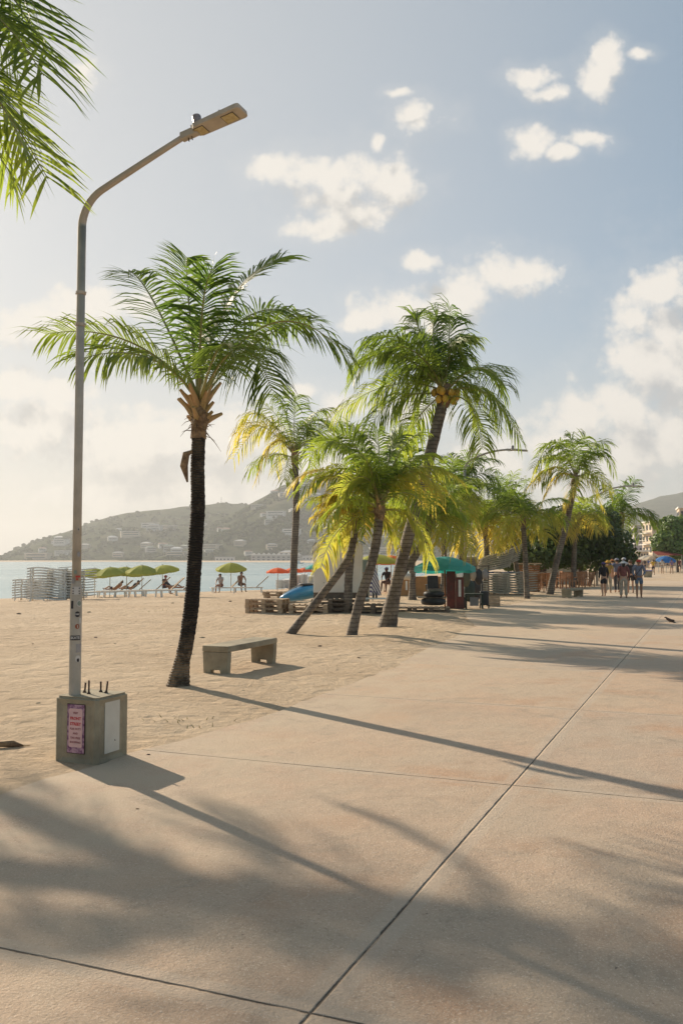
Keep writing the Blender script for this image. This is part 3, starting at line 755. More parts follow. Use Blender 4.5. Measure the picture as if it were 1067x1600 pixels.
PAL = [
 ('tall curved palm with orange coconuts, second trunk from the teal umbrella', [(603, 981), (622, 900), (645, 810), (668, 725), (684, 660), (692, 628)], 22.2, 22.2, 0.240, 0.135, 2.6, 6, 21, (.05, .35), (-.2, 0, .0), dict(fronds=FR2, nuts=14, nleaf=51, leafL=1.04, dr=.75, elmin=5, w=0.0140)),
 ('thin palm leaning hard to the right before the white booth', [(447, 990), (500, 933), (540, 880), (552, 845), (555, 822)], 20.5, 20.9, 0.100, 0.082, 1.35, 7, 33, (.3, .7), (.0, 0, 0), dict(fronds=FR3, w=0.0119, nleaf=36, leafL=.48, elmin=0, dr=.8)),
 ('low palm with a slim leaning trunk and broad yellow green crown right of the booth', [(547, 992), (560, 945), (578, 890), (589, 840), (592, 806)], 20.2, 20.2, 0.130, 0.100, 2.25, 10, 47, (.2, .6), (0, 0, 0), dict(fronds=FR4, w=0.0131, nleaf=47, leafL=.74, elmin=4, dr=.65)),
 ('slender palm behind the pallets, left of the white booth', [(457, 938), (460, 860), (463, 790), (461, 722)], 37.0, 37, 0.192, 0.136, 2.6, 3, 52, (.1, .5), (-.1, 0, 0), dict(fronds=FR5, nleaf=36, leafL=1.16, w=0.0174, elmin=2, dr=.75)),
 ('upright palm trunk against the right end of the white booth', [(543, 957), (545, 900), (550, 850), (556, 818)], 28.4, 28.4, 0.170, 0.120, 1.3, 12, 60, (.3, .8), (0, 0, 0), dict(nleaf=30, leafL=0.83, w=0.0136, elmin=5)),
 ('dark trunked palm leaning right behind the tall coconut palm', [(606, 956), (620, 910), (646, 872), (664, 842), (671, 822)], 29.0, 29.5, 0.160, 0.120, 1.95, 26, 71, (.25, .8), (0, 0, 0), dict(nleaf=36, leafL=0.92, w=0.0149, elmin=7, dr=.65)),
 ('straight palm just left of the teal umbrella stall', [(644, 938), (644, 890), (643, 830), (641, 762)], 37.5, 37.5, 0.208, 0.120, 2.3, 20, 84, (.15, .6), (0, 0, 0), dict(nleaf=32, leafL=1.00, w=0.0186, elmin=5)),
 ('straight thin palm directly behind the teal umbrella', [(693, 936), (693, 880), (694, 830), (698, 788)], 40.5, 40.5, 0.160, 0.120, 2.1, 18, 95, (.2, .8), (0, 0, 0), dict(nleaf=32, leafL=1.00, w=0.0186, elmin=5)),
 ('dark green palm behind the second lamp post', [(717, 933), (720, 880), (724, 820), (722, 768)], 43, 43, 0.224, 0.136, 2.4, 20, 106, (0, .35), (.05, 0, 0), dict(nleaf=32, leafL=1.08, w=0.0186, elmin=2)),
 ('short yellow palm left of the draped lounger pile', [(759, 928), (759, 890), (760, 855), (757, 828)], 44.5, 44.5, 0.176, 0.128, 2.1, 20, 117, (.4, 1.0), (0, 0, 0), dict(nleaf=30, leafL=1.00, w=0.0186, elmin=2)),
 ('pale trunked palm rising from behind the grey lounger pile', [(813, 927), (807, 890), (799, 840), (792, 800)], 45.5, 45.5, 0.160, 0.112, 2.1, 20, 128, (.1, .7), (0, 0, 0), dict(nleaf=30, leafL=1.00, w=0.0186, elmin=5)),
 ('upright palm with pinkish boot fibre between the lounger pile and second bench', [(823, 935), (821, 890), (819, 850), (817, 818)], 39.0, 39, 0.136, 0.104, 1.9, 20, 139, (.1, .75), (0, 0, 0), dict(nleaf=32, leafL=0.92, w=0.0167, elmin=7)),
 ('leaning palm with a rope tied to its trunk, left of the second bench', [(857, 929), (868, 882), (884, 820), (894, 772), (897, 755)], 43.5, 43.5, 0.208, 0.136, 2.3, 3, 143, (.1, .5), (-.2, 0, 0), dict(fronds=FR14, nleaf=36, leafL=1.08, w=0.0186, elmin=7, dr=.7)),
 ('straight palm with hanging orange fronds behind the leaning roped palm', [(895, 917), (896, 880), (898, 840), (903, 812)], 55, 55, 0.208, 0.144, 2.1, 18, 154, (.35, .95), (0, 0, 0), dict(nleaf=28, leafL=1.08, w=0.0217, elmin=-5)),
 ('dark palm rising over the sea grape tree, nearest the seafront buildings', [(965, 905), (968, 870), (970, 830), (971, 812)], 62, 62, 0.224, 0.160, 2.8, 18, 165, (0, .2), (.1, 0, 0), dict(nleaf=32, leafL=1.25, w=0.0248, elmin=7, dr=.6)),
]
for (lab, tp, Yb, Yt, r0, r1, L, n_, sd, ag, wd, kw) in PAL:
    palm(lab, tp, Yb, Yt, r0, r1, L, n_, sd, ag, wd, **kw)
# the palm whose fronds hang in at the top left, and two taller ones beside it whose shade falls over the foreground
FA = [(-92, -62, .2, 76, 88, -.1, .10, .85, Kd(n=70, droop=.24)), (-102, -142, -.3, 54, 8, -.6, .05, .8, Kd(n=66, droop=.3)), (-102, -2, -.4, 69, 118, -.7, .15, .8, Kd(n=66, droop=.3)), (-112, -82, .7, 36, 48, 1.0, .10, .85, Kd(n=66, droop=.3)),
 (-112, 68, .1, 76, 280, .1, .30, .85, Kd(n=70, droop=.2)), (-102, 78, -.4, 39, 233, -.6, .14, .8, Kd(n=66, droop=.26)),
 (-122, -32, .6, 34, 123, .9, .15, .85, Kd(n=66, droop=.3)), (-132, 108, .5, 22, 280, .8, .3, .8, Kd(n=60, droop=.3)), (-82, -192, .3, 24, -42, .5, .08, .85, Kd(n=66, droop=.35))]
palm('nearby palm whose fronds hang into the top left corner', None, 6.9, 6.9, .2, .13, 2.3, 4, 177, (.05, .35), (-.3, .1, 0), base_world=[(-5.4, 7.4, 0), (-5.1, 7.3, 1.6), (-4.5, 7.1, 3.2), (-4.0, 6.9, 4.8)], nleaf=50, leafL=.7, w=.0125, dr=.35, elmin=55, fronds=FA)
SHP = [([(-9.1, 14.4, 0), (-9.15, 14.5, 2.8), (-9.35, 15.1, 5.3), (-9.6, 15.75, 6.8)], 1.6, 188), ([(-10.6, 11.6, 0), (-10.3, 11.9, 2.4), (-9.2, 12.8, 4.6), (-7.6, 14.4, 6.4)], 1.5, 199), ([(-11.6, 12.2, 0), (-11.3, 12.4, 2.4), (-10.9, 12.9, 4.6), (-10.7, 13.5, 6.3)], 1.0, 205)]
for i, (bw_, L, sd) in enumerate(SHP):
    palm(['tall palm beyond the left edge, shading the slab before the sign block', 'lower palm beyond the left edge, shading the right foreground slab', 'smallest palm beyond the left edge, shading the bottom left slab'][i], None, 0, 0, .2, .13, L, (11, 9, 7)[i], sd, (.1, .5), (0, 0, 0), base_world=bw_, nleaf=30, leafL=.75, w=.0115, elmin=5)

# ------------------------------------------------------------------ lettering
def text_mesh(txt, size, mat, parent, mtx, name='lettering', bend=None, bold=0.0, spacing=1.0):
    cu = bpy.data.curves.new('txt', 'FONT'); cu.body = txt; cu.size = size; cu.align_x = 'CENTER'; cu.align_y = 'CENTER'
    cu.extrude = .0006; cu.offset = bold; cu.space_character = spacing; cu.resolution_u = 2
    t = bpy.data.objects.new('txt', cu); COL.objects.link(t)
    bpy.context.view_layer.update()
    me = bpy.data.meshes.new_from_object(t.evaluated_get(bpy.context.evaluated_depsgraph_get()))
    bpy.data.objects.remove(t); bpy.data.curves.remove(cu)
    if bend:
        for v in me.vertices:
            a = v.co.x / bend; rr = bend + v.co.z
            v.co = V((math.sin(a) * rr, v.co.y, math.cos(a) * rr - bend))
    me.transform(mtx); me.materials.clear(); me.materials.append(mat); me.name = name
    o = bpy.data.objects.new(name, me); COL.objects.link(o); o.parent = parent
    return o

# ------------------------------------------------------------------ sign block
L0, Fp, Rp = G(88, 1187), G(150, 1194), G(198, 1181)
wA, wB = (Fp - L0).length, (Rp - Fp).length
BH = .545; bw = (wA + wB) / 2 * 1.16
bc = (L0 + Rp) / 2
blk = empty('sign_block', GZ(bc), -PAX, 'square concrete block with poster panels and steel rods in front of the lamp post', 'sign block')
bm = bmesh.new(); bmesh.ops.create_cube(bm, size=1)
for v in bm.verts: v.co = V((v.co.x * bw, v.co.y * bw, (v.co.z + .5) * BH - (.04 if v.co.z < 0 else 0)))
ved = [e for e in bm.edges if abs(e.verts[0].co.z - e.verts[1].co.z) > .1]
bmesh.ops.bevel(bm, geom=ved, offset=.038, segments=1, affect='EDGES')
bm.faces.ensure_lookup_table(); bm.normal_update()
for f in [f for f in bm.faces if abs(f.normal.z) < .1 and f.calc_area() > .1]:
    bmesh.ops.inset_region(bm, faces=[f], thickness=.058, depth=0)
    c = f.calc_center_median()
    for v in f.verts:
        v.co.z = c.z + (v.co.z - c.z) * (.86) ; v.co -= f.normal * .022
top = [e for e in bm.edges if all(v.co.z > BH - .001 for v in e.verts) and len(e.link_faces) == 2]
bmesh.ops.bevel(bm, geom=top, offset=.02, segments=3, affect='EDGES')
me = bpy.data.meshes.new('block_body'); bm.to_mesh(me); bm.free(); me.materials.append(CONB)
bo = bpy.data.objects.new('block_body', me); COL.objects.link(bo); bo.parent = blk
# poster on the left face (local -y), white panel on the right face (local +x)
pw, ph, pz = .172, .40, BH * .515
POSTB = M('poster_print', (.50, .30, .36), (.16, .05, .14), 24, .45, contrast=.25)
POSTL = flat('poster_label_pink', (.74, .47, .45), .5); POSTT = flat('poster_red_letters', (.58, .03, .04), .5); POSTG = flat('poster_dark_letters', (.32, .10, .11), .5)
yf = -bw / 2 + .022
a = MB(); a.box((0, yf - .004, pz), (pw + .012, .006, ph + .012)); fr_ = a.build('poster_frame', RUST, blk)
a = MB(); a.box((0, yf - .009, pz), (pw, .004, ph)); po = a.build('poster', POSTB, blk)
a = MB(); cx_, cz_, hw, hh, cr_ = 0, pz + .008, .068, .160, .014
poly_ = []
for (sx, sz, a0) in ((1, 1, 0), (-1, 1, 90), (-1, -1, 180), (1, -1, 270)):
    for k in range(5):
        an = R(a0 + k * 22.5); poly_.append((cx_ + sx * (hw - cr_) + math.cos(an) * cr_, cz_ + sz * (hh - cr_) + math.sin(an) * cr_))
a.prism(poly_, yf - .0135, yf - .0115); pl = a.build('poster_label', POSTL, po)
def on_left(z): return Matrix.Translation((0, yf - .0142, z)) @ Matrix.Rotation(R(90), 4, 'X')
for (t, z, sz, mt, bd) in (('VISIT', .118, 0.0241, POSTG, .0002), ('FRONT', .085, 0.0341, POSTT, .0007), ('STREET', .052, 0.0341, POSTT, .0007), ('FOR DUTY', .022, 0.0234, POSTG, .0002), ('AND', -.005, 0.0234, POSTG, .0002), ('TAX FREE', -.032, 0.0234, POSTG, .0002), ('SHOPPING', -.058, 0.0234, POSTG, .0002)):
    text_mesh(t, sz, mt, po, on_left(pz + .012 + z * 1.38 - .044), bold=bd + .0004)
a = MB(); xr = bw / 2 - .022
a.box((xr + .004, 0, pz), (.006, pw + .03, ph + .03)); a.build('white_panel', M('white_panel_paint', (.62, .60, .52), (.56, .53, .45), 5, .45), blk)
a = MB()
for (y, z) in ((-.035, -.12), (-.03, -.126)): a.ball((xr + .008, y + .07, pz + z), (.001, .006, .005), 6, 4)
a.build('chip_mark', RUST, blk)
for (x, y, h, lean) in ((-.10, .02, .085, .01), (-.015, -.03, .115, 0), (.01, .10, .09, .0), (.085, .075, .10, .015)):
    a = MB(); a.tube([(x, y, BH - .02), (x + lean, y, BH + h)], .008, 7); a.lathe([(.016, 0), (.018, .006), (.011, .012), (.009, .02)], (x, y, BH), 6)
    a.build('anchor_rod', RUST, blk)

# ------------------------------------------------------------------ lamp posts
def decal(parent, rad, ang, z, w, h, mat, shape='rect', name='sticker', out=.0015):
    """a sticker wrapped on the pole"""
    a = MB(); nn = 7; vs = []
    ring = []
    if shape == 'disc':
        K = 20; ctr = (0, 0); ring = [(math.cos(2 * PI * k / K) * w / 2, math.sin(2 * PI * k / K) * h / 2) for k in range(K)]
        f = [tuple(range(K))]
        vs = [(math.sin(ang + x / rad) * (rad + out), -math.cos(ang + x / rad) * (rad + out), z + y) for x, y in ring]
        a.add([(0, 0, 0)] * 0, []); c = (math.sin(ang) * (rad + out), -math.cos(ang) * (rad + out), z)
        a.add([c] + vs, [(0, k + 1, (k + 1) % K + 1) for k in range(K)])
    else:
        vs = []
        for j in (0, 1):
            for i in range(nn):
                x = -w / 2 + w * i / (nn - 1); vs.append((math.sin(ang + x / rad) * (rad + out), -math.cos(ang + x / rad) * (rad + out), z - h / 2 + h * j))
        a.add(vs, [(i, i + 1, nn + i + 1, nn + i) for i in range(nn - 1)])
    return a.build(name, mat, parent)
GLASSY = M('lamp_lens', (.55, .45, .22), (.40, .30, .12), 30, .25)
def lamp_post(base, H, reach, rise, yaw, label, r=(.050, .038, .025), head=.62, detail=True, k=.55, bh=.62, BA=62):
    o = empty('street_lamp', base, yaw, label, 'street lamp', 'street lamps along the promenade')
    zs = 1.46 if detail else 1.5
    a = MB(); a.tube([(0, 0, -.1), (0, 0, zs - .06), (0, 0, zs), (0, 0, zs + .05)], [r[0], r[0], r[0] * .9, r[1]], 20); a.build('lower_sleeve', GREYP, o, smooth=True)
    pts = [(0, 0, zs + .04), (0, 0, H * .5), (0, 0, H - bh)]
    el = []
    for i in range(0, 9):
        t = i / 8; th = t * R(BA)
        el.append((k * (1 - math.cos(th)), 0, H - bh + k * math.sin(th)))
    e = V(el[-1]); dend = V((math.sin(R(BA)), 0, math.cos(R(BA))))
    end = V((reach, 0, H + rise)); mid = e + dend * (end - e).length * .5
    arm = []
    for i in range(1, 9):
        t = i / 8; arm.append(tuple(e * (1 - t) ** 2 + mid * 2 * t * (1 - t) + end * t * t))
    allp = pts + el + arm; nA = len(allp)
    a = MB(); a.tube(allp, [r[1] + (r[2] - r[1]) * i / (nA - 1) if i > 1 else r[1] - .002 * i for i in range(nA)], 16, cap=True); a.build('pole', GREYP, o, smooth='all')
    for z in (H - 1.0, H - 1.28):
        a = MB(); a.lathe([(r[1] + .001, -.015), (r[1] + .006, -.012), (r[1] + .006, .012), (r[1] + .001, .015)], (0, 0, z), 16)
        a.bar((-r[1] - .018, 0, z), (r[1] + .018, 0, z), .012, .012); a.build('pole_collar', GREYP, o)
    d = (end - V(arm[-3])).normalized(); tilt = math.atan2(d.z, d.x) - R(9)
    h = empty('lamp_head', end, 0); h.parent = o; h.scale = (head / .75,) * 3; h.rotation_euler = (0, -tilt, 0)
    # neck block, flat body with tapered nose
    a = MB()
    a.box((.05, 0, .0), (.20, .085, .075), None, .92); hb = a.build('head_neck', GREYP, h, bevel=.008)
    a = MB(); out = [(.11, -.045), (.15, -.10), (.64, -.11), (.665, -.10), (.675, -.085), (.675, .085), (.665, .10), (.64, .11), (.15, .10), (.11, .045)]
    s_ = 1.0
    a.prism([(x * s_, y * s_) for x, y in out], -.018, .034, axis='Z'); a.build('head_body', GREYP, h, bevel=.008)
    a = MB()
    for i in range(4): a.box((.22 + i * .0, -.045 + i * .03, .042), (.24, .008, .016))
    a.box((.46, 0, .038), (.01, .2, .012)); a.build('cooling_fin', GREYP, h)
    for (x0, w_) in ((.52, .13), (.185, .10)):
        a = MB(); a.box((x0 * s_, 0, -.0195), (w_ + .012, .148, .004)); f_ = a.build('lens_frame', DARKM, h)
        a = MB(); a.box((x0 * s_, 0, -.0225), (w_, .136, .004)); a.build('lens', GLASSY, f_)
    a = MB(); a.lathe([(.054, 0), (.054, .01), (.046, .014), (.046, .105), (.040, .12)], (.16, 0, .034), 18); a.build('photocell', M('photocell_shell', (.34, .28, .27), (.12, .10, .10), 14, .25), h, smooth=True)
    for x in (.03, .07):
        a = MB(); a.tube([(x, 0, -.075), (x, 0, -.03)], .006, 6); a.build('clamp_bolt', DARKM, h)
    return o
lb = on(116, 1164)
lp = PD(116, 1164, 7.72); lb = V((lp.x - .0, 7.72, ground_z(lp.x, 7.72)))
lamp = lamp_post(lb, 5.02, 1.05, .215, -PAX, 'grey steel street lamp covered in stickers, standing behind the concrete sign block', k=.33, bh=.42, BA=68)
# things stuck on it; angles face the camera
pr_ = .050; th0 = PAX + R(16.8)      # towards the viewer, in the lamp's own frame
SW = flat('sticker_white', (.62, .58, .52), .5); SK = flat('sticker_black', (.03, .025, .025), .5); SR = flat('sticker_red', (.55, .05, .03), .5); SO = flat('sticker_rust', (.36, .10, .04), .5); SGy = flat('sticker_grey', (.36, .33, .31), .5); SGn = flat('sticker_green_grey', (.24, .28, .22), .5)
def zpx(y): return PD(116, y, 7.66).z - lb.z
decal(lamp, pr_, th0 + .0, zpx(923), 0.074, 0.067, SW)
for k, (dx, dz) in enumerate(((-.026, .02), (.026, .02), (-.026, -.004), (.024, -.004), (-.026, -.024), (.026, -.024))): decal(lamp, pr_, th0 + dx / pr_, zpx(923) + dz, .012, .010, SK, out=.0028, name='sticker_mark')
decal(lamp, pr_, th0 + .25, zpx(901), 0.042, 0.017, SR); decal(lamp, pr_, th0 + .1, zpx(905), 0.018, 0.015, SR)
decal(lamp, pr_, th0 - .2, zpx(894), 0.025, 0.032, SGn); decal(lamp, pr_, th0 - .6, zpx(908), 0.029, 0.043, SGy)
decal(lamp, pr_, th0 + .55, zpx(943), 0.046, 0.057, SW, 'disc'); decal(lamp, pr_, th0 + .55, zpx(943), 0.034, 0.042, SGn, 'disc', out=.0028, name='sticker_mark')
decal(lamp, pr_, th0 - .7, zpx(945), 0.025, 0.067, SK)
decal(lamp, pr_, th0 + .25, zpx(960), 0.044, 0.049, SK, 'disc')
decal(lamp, pr_, th0 + .25, zpx(979), 0.037, 0.042, SO, 'disc'); decal(lamp, pr_, th0 + .3, zpx(979), 0.007, 0.025, SW, out=.0028, name='sticker_mark')
decal(lamp, pr_, th0 + .75, zpx(970), 0.020, 0.048, SW)
decal(lamp, pr_, th0 + .6, zpx(1013), 0.050, 0.071, SGy); decal(lamp, pr_, th0 + .45, zpx(1030), 0.047, 0.059, SW, 'disc'); decal(lamp, pr_, th0 + .45, zpx(1032), 0.022, 0.032, SK, 'disc', out=.0028, name='sticker_mark')
decal(lamp, pr_, th0 - .1, zpx(997), 0.094, 0.040, SK)
def wrap(z): return Matrix.Translation((0, 0, z)) @ Matrix.Rotation(th0 - .1, 4, 'Z') @ Matrix.Translation((0, -pr_ - .0030, 0)) @ Matrix.Rotation(R(90), 4, 'X')
text_mesh('SKATE', .030, SW, lamp, wrap(zpx(997)), name='sticker_lettering', bend=pr_ + .003, bold=.001, spacing=.92)
text_mesh('DMC', .020, SW, lamp, Matrix.Rotation(.35, 4, 'Z') @ wrap(zpx(960)), name='sticker_lettering', bend=pr_ + .003, bold=.0005)
decal(lamp, .0375, th0 + .45, zpx(866), 0.030, 0.046, SGy, 'disc', out=.002); decal(lamp, .0375, th0 + .3, zpx(827), 0.013, 0.028, SW, out=.002); decal(lamp, .0375, th0 + .3, zpx(827), 0.008, 0.017, SK, out=.003, name='sticker_mark')
a = MB()
for x in (-.033, .033): a.box((x * .8, -.0515, .33), (.004, .006, .42))
for z in (.12, .54): a.box((0, -.0515, z), (.056, .006, .004))
ad = a.build('access_door_seam', DARKM, lamp); ad.rotation_euler = (0, 0, th0 - .35)
l2 = PD(727, 934, 42.0); lamp_post(V((l2.x, 42.0, 0)), PD(727, 715, 42).z, 2.05, .28, -PAX, 'second street lamp, its arm above the green palm crown over the teal umbrella', r=(.09, .065, .045), head=1.0, detail=False)
l3 = PD(932, 912, 58.0); lamp_post(V((l3.x, 58.0, 0)), PD(932, 768, 58).z, 2.1, .3, -PAX, 'third and farthest street lamp, half hidden in front of the sea grape trees', r=(.09, .065, .045), head=1.0, detail=False)

# ------------------------------------------------------------------ benches
def bench():
    o = empty('concrete_bench', (0, 0, 0), -PAX, None, 'bench', 'concrete benches on the sand')
    W_, Ln, H_ = .44, 1.62, .41
    a = MB(); a.box((0, Ln / 2, H_ - .045), (W_, Ln, .09)); a.build('seat', CONB, o, bevel=.012)
    for y in (.06, Ln - .06):
        a = MB()
        w2 = W_ / 2 - .003; b2 = W_ / 2 - .025
        a.prism([(-w2, H_ - .092), (-b2, -.05), (-b2 + .10, -.05), (-b2 + .12, .055), (b2 - .12, .055), (b2 - .10, -.05), (b2, -.05), (w2, H_ - .092)], y - .055, y + .055)
        a.build('leg', CONB, o, bevel=.008)
    return o
b1 = bench(); p = on(336, 1053); b1.location = p; b1['label'] = 'low concrete bench on the sand, right of the black trunked palm'
b2 = copy_tree(b1); b2.rotation_euler = (0, 0, -PAX - R(12)); b2.location = on(884, 935); b2['label'] = 'small far concrete bench under the leaning roped palm'

# ------------------------------------------------------------------ beach furniture
def lounger(flatb=False, mat=None, sling=None):
    """lies along +x, head at +x; the flat ones nest in stacks"""
    o = empty('sun_lounger'); mat = mat or WHITE
    ang = R(5 if flatb else 42); hx = .62; Lb = .74; Z = .13 if flatb else .30
    def wave(x): return .045 * math.sin((x + 1) * 3.6) if flatb else 0
    a = MB()
    for y in (-.31, .31):
        xs_ = [-1.0 + 1.62 * i / 10 for i in range(11)]
        for x0_, x1_ in zip(xs_[:-1], xs_[1:]): a.bar((x0_, y, Z + wave(x0_)), (x1_ + .005, y, Z + wave(x1_)), .035, .062 if flatb else .045)
    a.bar((-1.0, -.31, Z), (-1.0, .31, Z), .04, .05); a.bar((hx, -.31, Z + wave(hx)), (hx, .31, Z + wave(hx)), .04, .05)
    a.build('frame', mat, o)
    a = MB()
    for i in range(12): a.box((-.95 + i * .125, 0, Z + .02 + wave(-.95 + i * .125)), (.10, .58, .014))
    a.build('seat', sling or mat, o)
    a = MB(); d = V((math.cos(ang), 0, math.sin(ang))); s0 = V((.30, 0, Z + .03))
    for y in (-.27, .27): a.bar(s0 + V((0, y, 0)), s0 + V((0, y, 0)) + d * (Lb + .1), .03, .04)
    for i in range(8): a.box(s0 + d * (.06 + i * .108), (.095, .54, .014), Matrix.Rotation(-ang, 3, 'Y'))
    a.build('backrest', sling or mat, o)
    for (x, y) in ((-.85, -.3), (-.85, .3), (.55, -.3), (.55, .3)):
        a = MB(); a.bar((x, y, Z), (x * 1.04, y * 1.05, 0), .05, .05); a.build('leg', mat, o)
    return o
lf = lounger(True); lr = lounger(False, WHITE, BEIGEF); lg = lounger(True, GREYSL, GREYSL)
usedp = {}
def put(proto, loc, rz, label, cat, group, key, tilt=0, sc=1):
    o = proto if key not in usedp else copy_tree(proto); usedp[key] = 1
    o.location = loc; o.rotation_euler = (0, tilt, rz); o.scale = (sc, sc, sc)
    return tag(o, label, cat, group)
def stack(px, py, n, rz, proto, key, name, grp, dz=.118, dx=0.0, tilt=0, top=None, z0=0, Y=None):
    p = on(px, py)
    for i in range(n):
        t = rnd.uniform(-.03, .03)
        lab = name if i < n - 1 else 'topmost ' + name
        put(proto, (p.x + dx * i + rnd.uniform(-.02, .02), p.y + rnd.uniform(-.02, .02), p.z + z0 + dz * i), rz + t, lab, 'lounger', grp, key, tilt)
stack(56, 938, 8, R(-8), lf, 'lf', 'white plastic lounger in the lower stack left of the lamp post', 'loungers in the lower white stack')
stack(82, 938, 12, R(10), lf, 'lf', 'white plastic lounger in the tall stack just left of the lamp post', 'loungers in the tall white stack by the lamp post')
stack(108, 937, 11, R(2), lf, 'lf', 'white plastic lounger in the stack half hidden by the lamp post', 'loungers in the white stack behind the lamp post')
for j, (px, n, nm) in enumerate(((443, 6, 'first'), (463, 9, 'second'), (474, 10, 'third'), (486, 8, 'fourth'))):
    stack(px, 919 - j, n, R(75 + 6 * j), lf, 'lf', 'white lounger in the %s narrow stack by the orange umbrellas' % nm, 'loungers in the %s stack by the orange umbrellas' % nm, dz=.125)

def umbrella(r, h, drop, mat, polemat, panels=8, val=.10, tilt=0, pole_r=.02, rib=True):
    o = empty('beach_umbrella')
    c = empty('canopy_frame', (0, 0, h)); c.parent = o; c.rotation_euler = (tilt, 0, 0)
    a = MB(); rings = 6; per = 4; K = panels * per; base = []
    for i in range(rings + 1):
        t = i / rings
        for k in range(K):
            an = 2 * PI * k / K; f = (k % per) / per; bulge = 1 - .055 * math.sin(PI * f) * t
            zz = -drop * (t ** 1.7) - .03 * math.sin(PI * f) * t
            a.v.append((math.cos(an) * r * t * bulge, math.sin(an) * r * t * bulge, zz))
    for k in range(K):
        an = 2 * PI * k / K; f = (k % per) / per; bulge = 1 - .055 * math.sin(PI * f)
        a.v.append((math.cos(an) * r * bulge * 1.01, math.sin(an) * r * bulge * 1.01, -drop - val * (1 + .25 * math.sin(PI * f))))
    for i in range(rings + 1):
        for k in range(K):
            q = i * K + k; w_ = i * K + (k + 1) % K
            a.f.append((q, w_, w_ + K, q + K)); a.mi.append(0)
    cn = a.build('canopy', mat, c, smooth=False)
    so_ = cn.modifiers.new('cloth', 'SOLIDIFY'); so_.thickness = .006
    if rib:
        for k in range(panels):
            an = 2 * PI * k / panels; a = MB()
            a.tube([(0, 0, -.04), (math.cos(an) * r * .55, math.sin(an) * r * .55, -drop * .36 - .03), (math.cos(an) * r * .97, math.sin(an) * r * .97, -drop * .95 - .02)], .006, 4); a.build('rib', polemat, c)
    a = MB(); a.lathe([(.03, -.02), (.035, .02), (.012, .06)], (0, 0, 0), 8); a.build('finial', polemat, c)
    a = MB(); a.tube([(0, 0, -.2), (0, 0, h)], pole_r, 8); a.build('pole', polemat, o)
    return o
POLEW = flat('pole_white', (.5, .48, .42), .5)
ug = umbrella(.90, 1.70, .33, GREENF, POLEW, tilt=R(9)); uo = umbrella(.78, 1.5, .26, ORANF, POLEW); 
glab = ['lime green umbrella nearest the lamp post in the row of five', 'second lime green umbrella from the lamp post', 'third lime green umbrella from the lamp post', 'fourth lime green umbrella from the lamp post', 'lime green umbrella nearest the black palm trunk in the row of five', 'single lime green umbrella over the two seated bathers']
for i, (px, py) in enumerate(((148, 929), (172, 929), (198, 928), (222, 928), (254, 927), (361, 924))):
    p = on(px, py + (3 if i < 5 else 0)); put(ug, p, R((35, -20, 60, 10, -60)[i]) if i < 5 else 0, glab[i], 'umbrella', 'lime green beach umbrellas', 'ug', sc=1.0 if i < 5 else 1.18)
olab = ['orange beach umbrella farthest left, beside the slim palm', 'orange umbrella behind the white lounger stacks, middle one', 'orange umbrella right of the slim palm trunk']
for i, px in enumerate((434, 458, 476)):
    p = on(px, 922 - 2 * i); Y = p.y; put(uo, (p.x, Y, ground_z(p.x, Y) + .05 + .12 * i), .3 * i, olab[i], 'umbrella', 'orange beach umbrellas', 'uo')
for (px, Y, mt, lab, r_, zt) in ((497, 70, TEALF, 'teal beach umbrella peeping out left of the white booth', 1.0, 2.0), (589, 44, GREENF, 'lime green umbrella between the two leaning trunks right of the booth', 1.15, 1.95), (611, 45, ORANF, 'orange umbrella left of the tall coconut palm trunk', .9, 1.9)):
    e = umbrella(r_, zt, .36, mt, POLEW); p = PD(px, 874, Y); e.location = (p.x, Y, ground_z(p.x, Y)); tag(e, lab, 'umbrella')
Ys = 41
for i, (px, rz, lab) in enumerate(((163, 0, 'first from the lamp post'), (180, 0, 'second, with a bather lying on it,'), (193, 0, 'third'), (207, 0, 'fourth, beside a lying bather'), (233, 0, 'fifth'), (257, 0, 'sixth, with a bather on it,'), (276, 0, 'nearest the black palm trunk'), (354, 0, 'by the bather in white'), (392, 0, 'nearest the pallets, by the bare backed bather'))):
    p = on(px, (933 if i < 7 else 926) - (i % 2) * 1.5); Y = p.y
    put(lr, (p.x, Y, ground_z(p.x, Y)), R(12 + rnd.uniform(-10, 10)), 'beige lounger under the green umbrellas, ' + lab if i < 7 else 'beige lounger with raised back ' + lab, 'lounger', 'beige loungers in use', 'lr', sc=1.05)

# pallets
def pallet(mat):
    o = empty('wooden_pallet')
    a = MB()
    for i in range(7): a.box((-.54 + i * .18, 0, .133), (.115, .82, .02))
    a.build('deck', mat, o)
    for y in (-.38, 0, .38):
        for x in (-.53, 0, .53):
            a = MB(); a.box((x, y, .062), (.14, .09, .08)); a.build('block', mat, o)
        a = MB(); a.box((0, y, .1125), (1.2, .1, .018)); a.build('stringer', mat, o)
        a = MB(); a.box((0, y, .011), (1.2, .1, .02)); a.build('bottom_board', mat, o)
    return o
pa = pallet(WOODP); pd_ = pallet(WOODD)
def pstack(px, py, n, rz, proto, key, lab, grp, z0=0):
    p = on(px, py)
    for i in range(n):
        put(proto, (p.x + rnd.uniform(-.03, .03), p.y + rnd.uniform(-.03, .03), p.z + z0 + i * .146), R(rz + rnd.uniform(-2, 2)), (('top ' if i == n - 1 else ('bottom ' if i == 0 else 'middle ')) + lab), 'pallet', grp, key)
pstack(419, 957, 3, -14, pa, 'pa', 'pale pallet in the stack left of the blue kayak', 'pale pallets left of the kayak')
pstack(437, 941, 3, -5, pa, 'pa', 'bleached pallet in the stack behind, at the foot of the slim palm', 'pallets behind the slim palm')
pstack(483, 958, 2, -4, pa, 'pa', 'pallet under the blue kayak', 'pallets under the kayak')
pstack(517, 957, 3, -4, pd_, 'pd', 'dark pallet under the left of the white booth', 'dark pallets under the booth left')
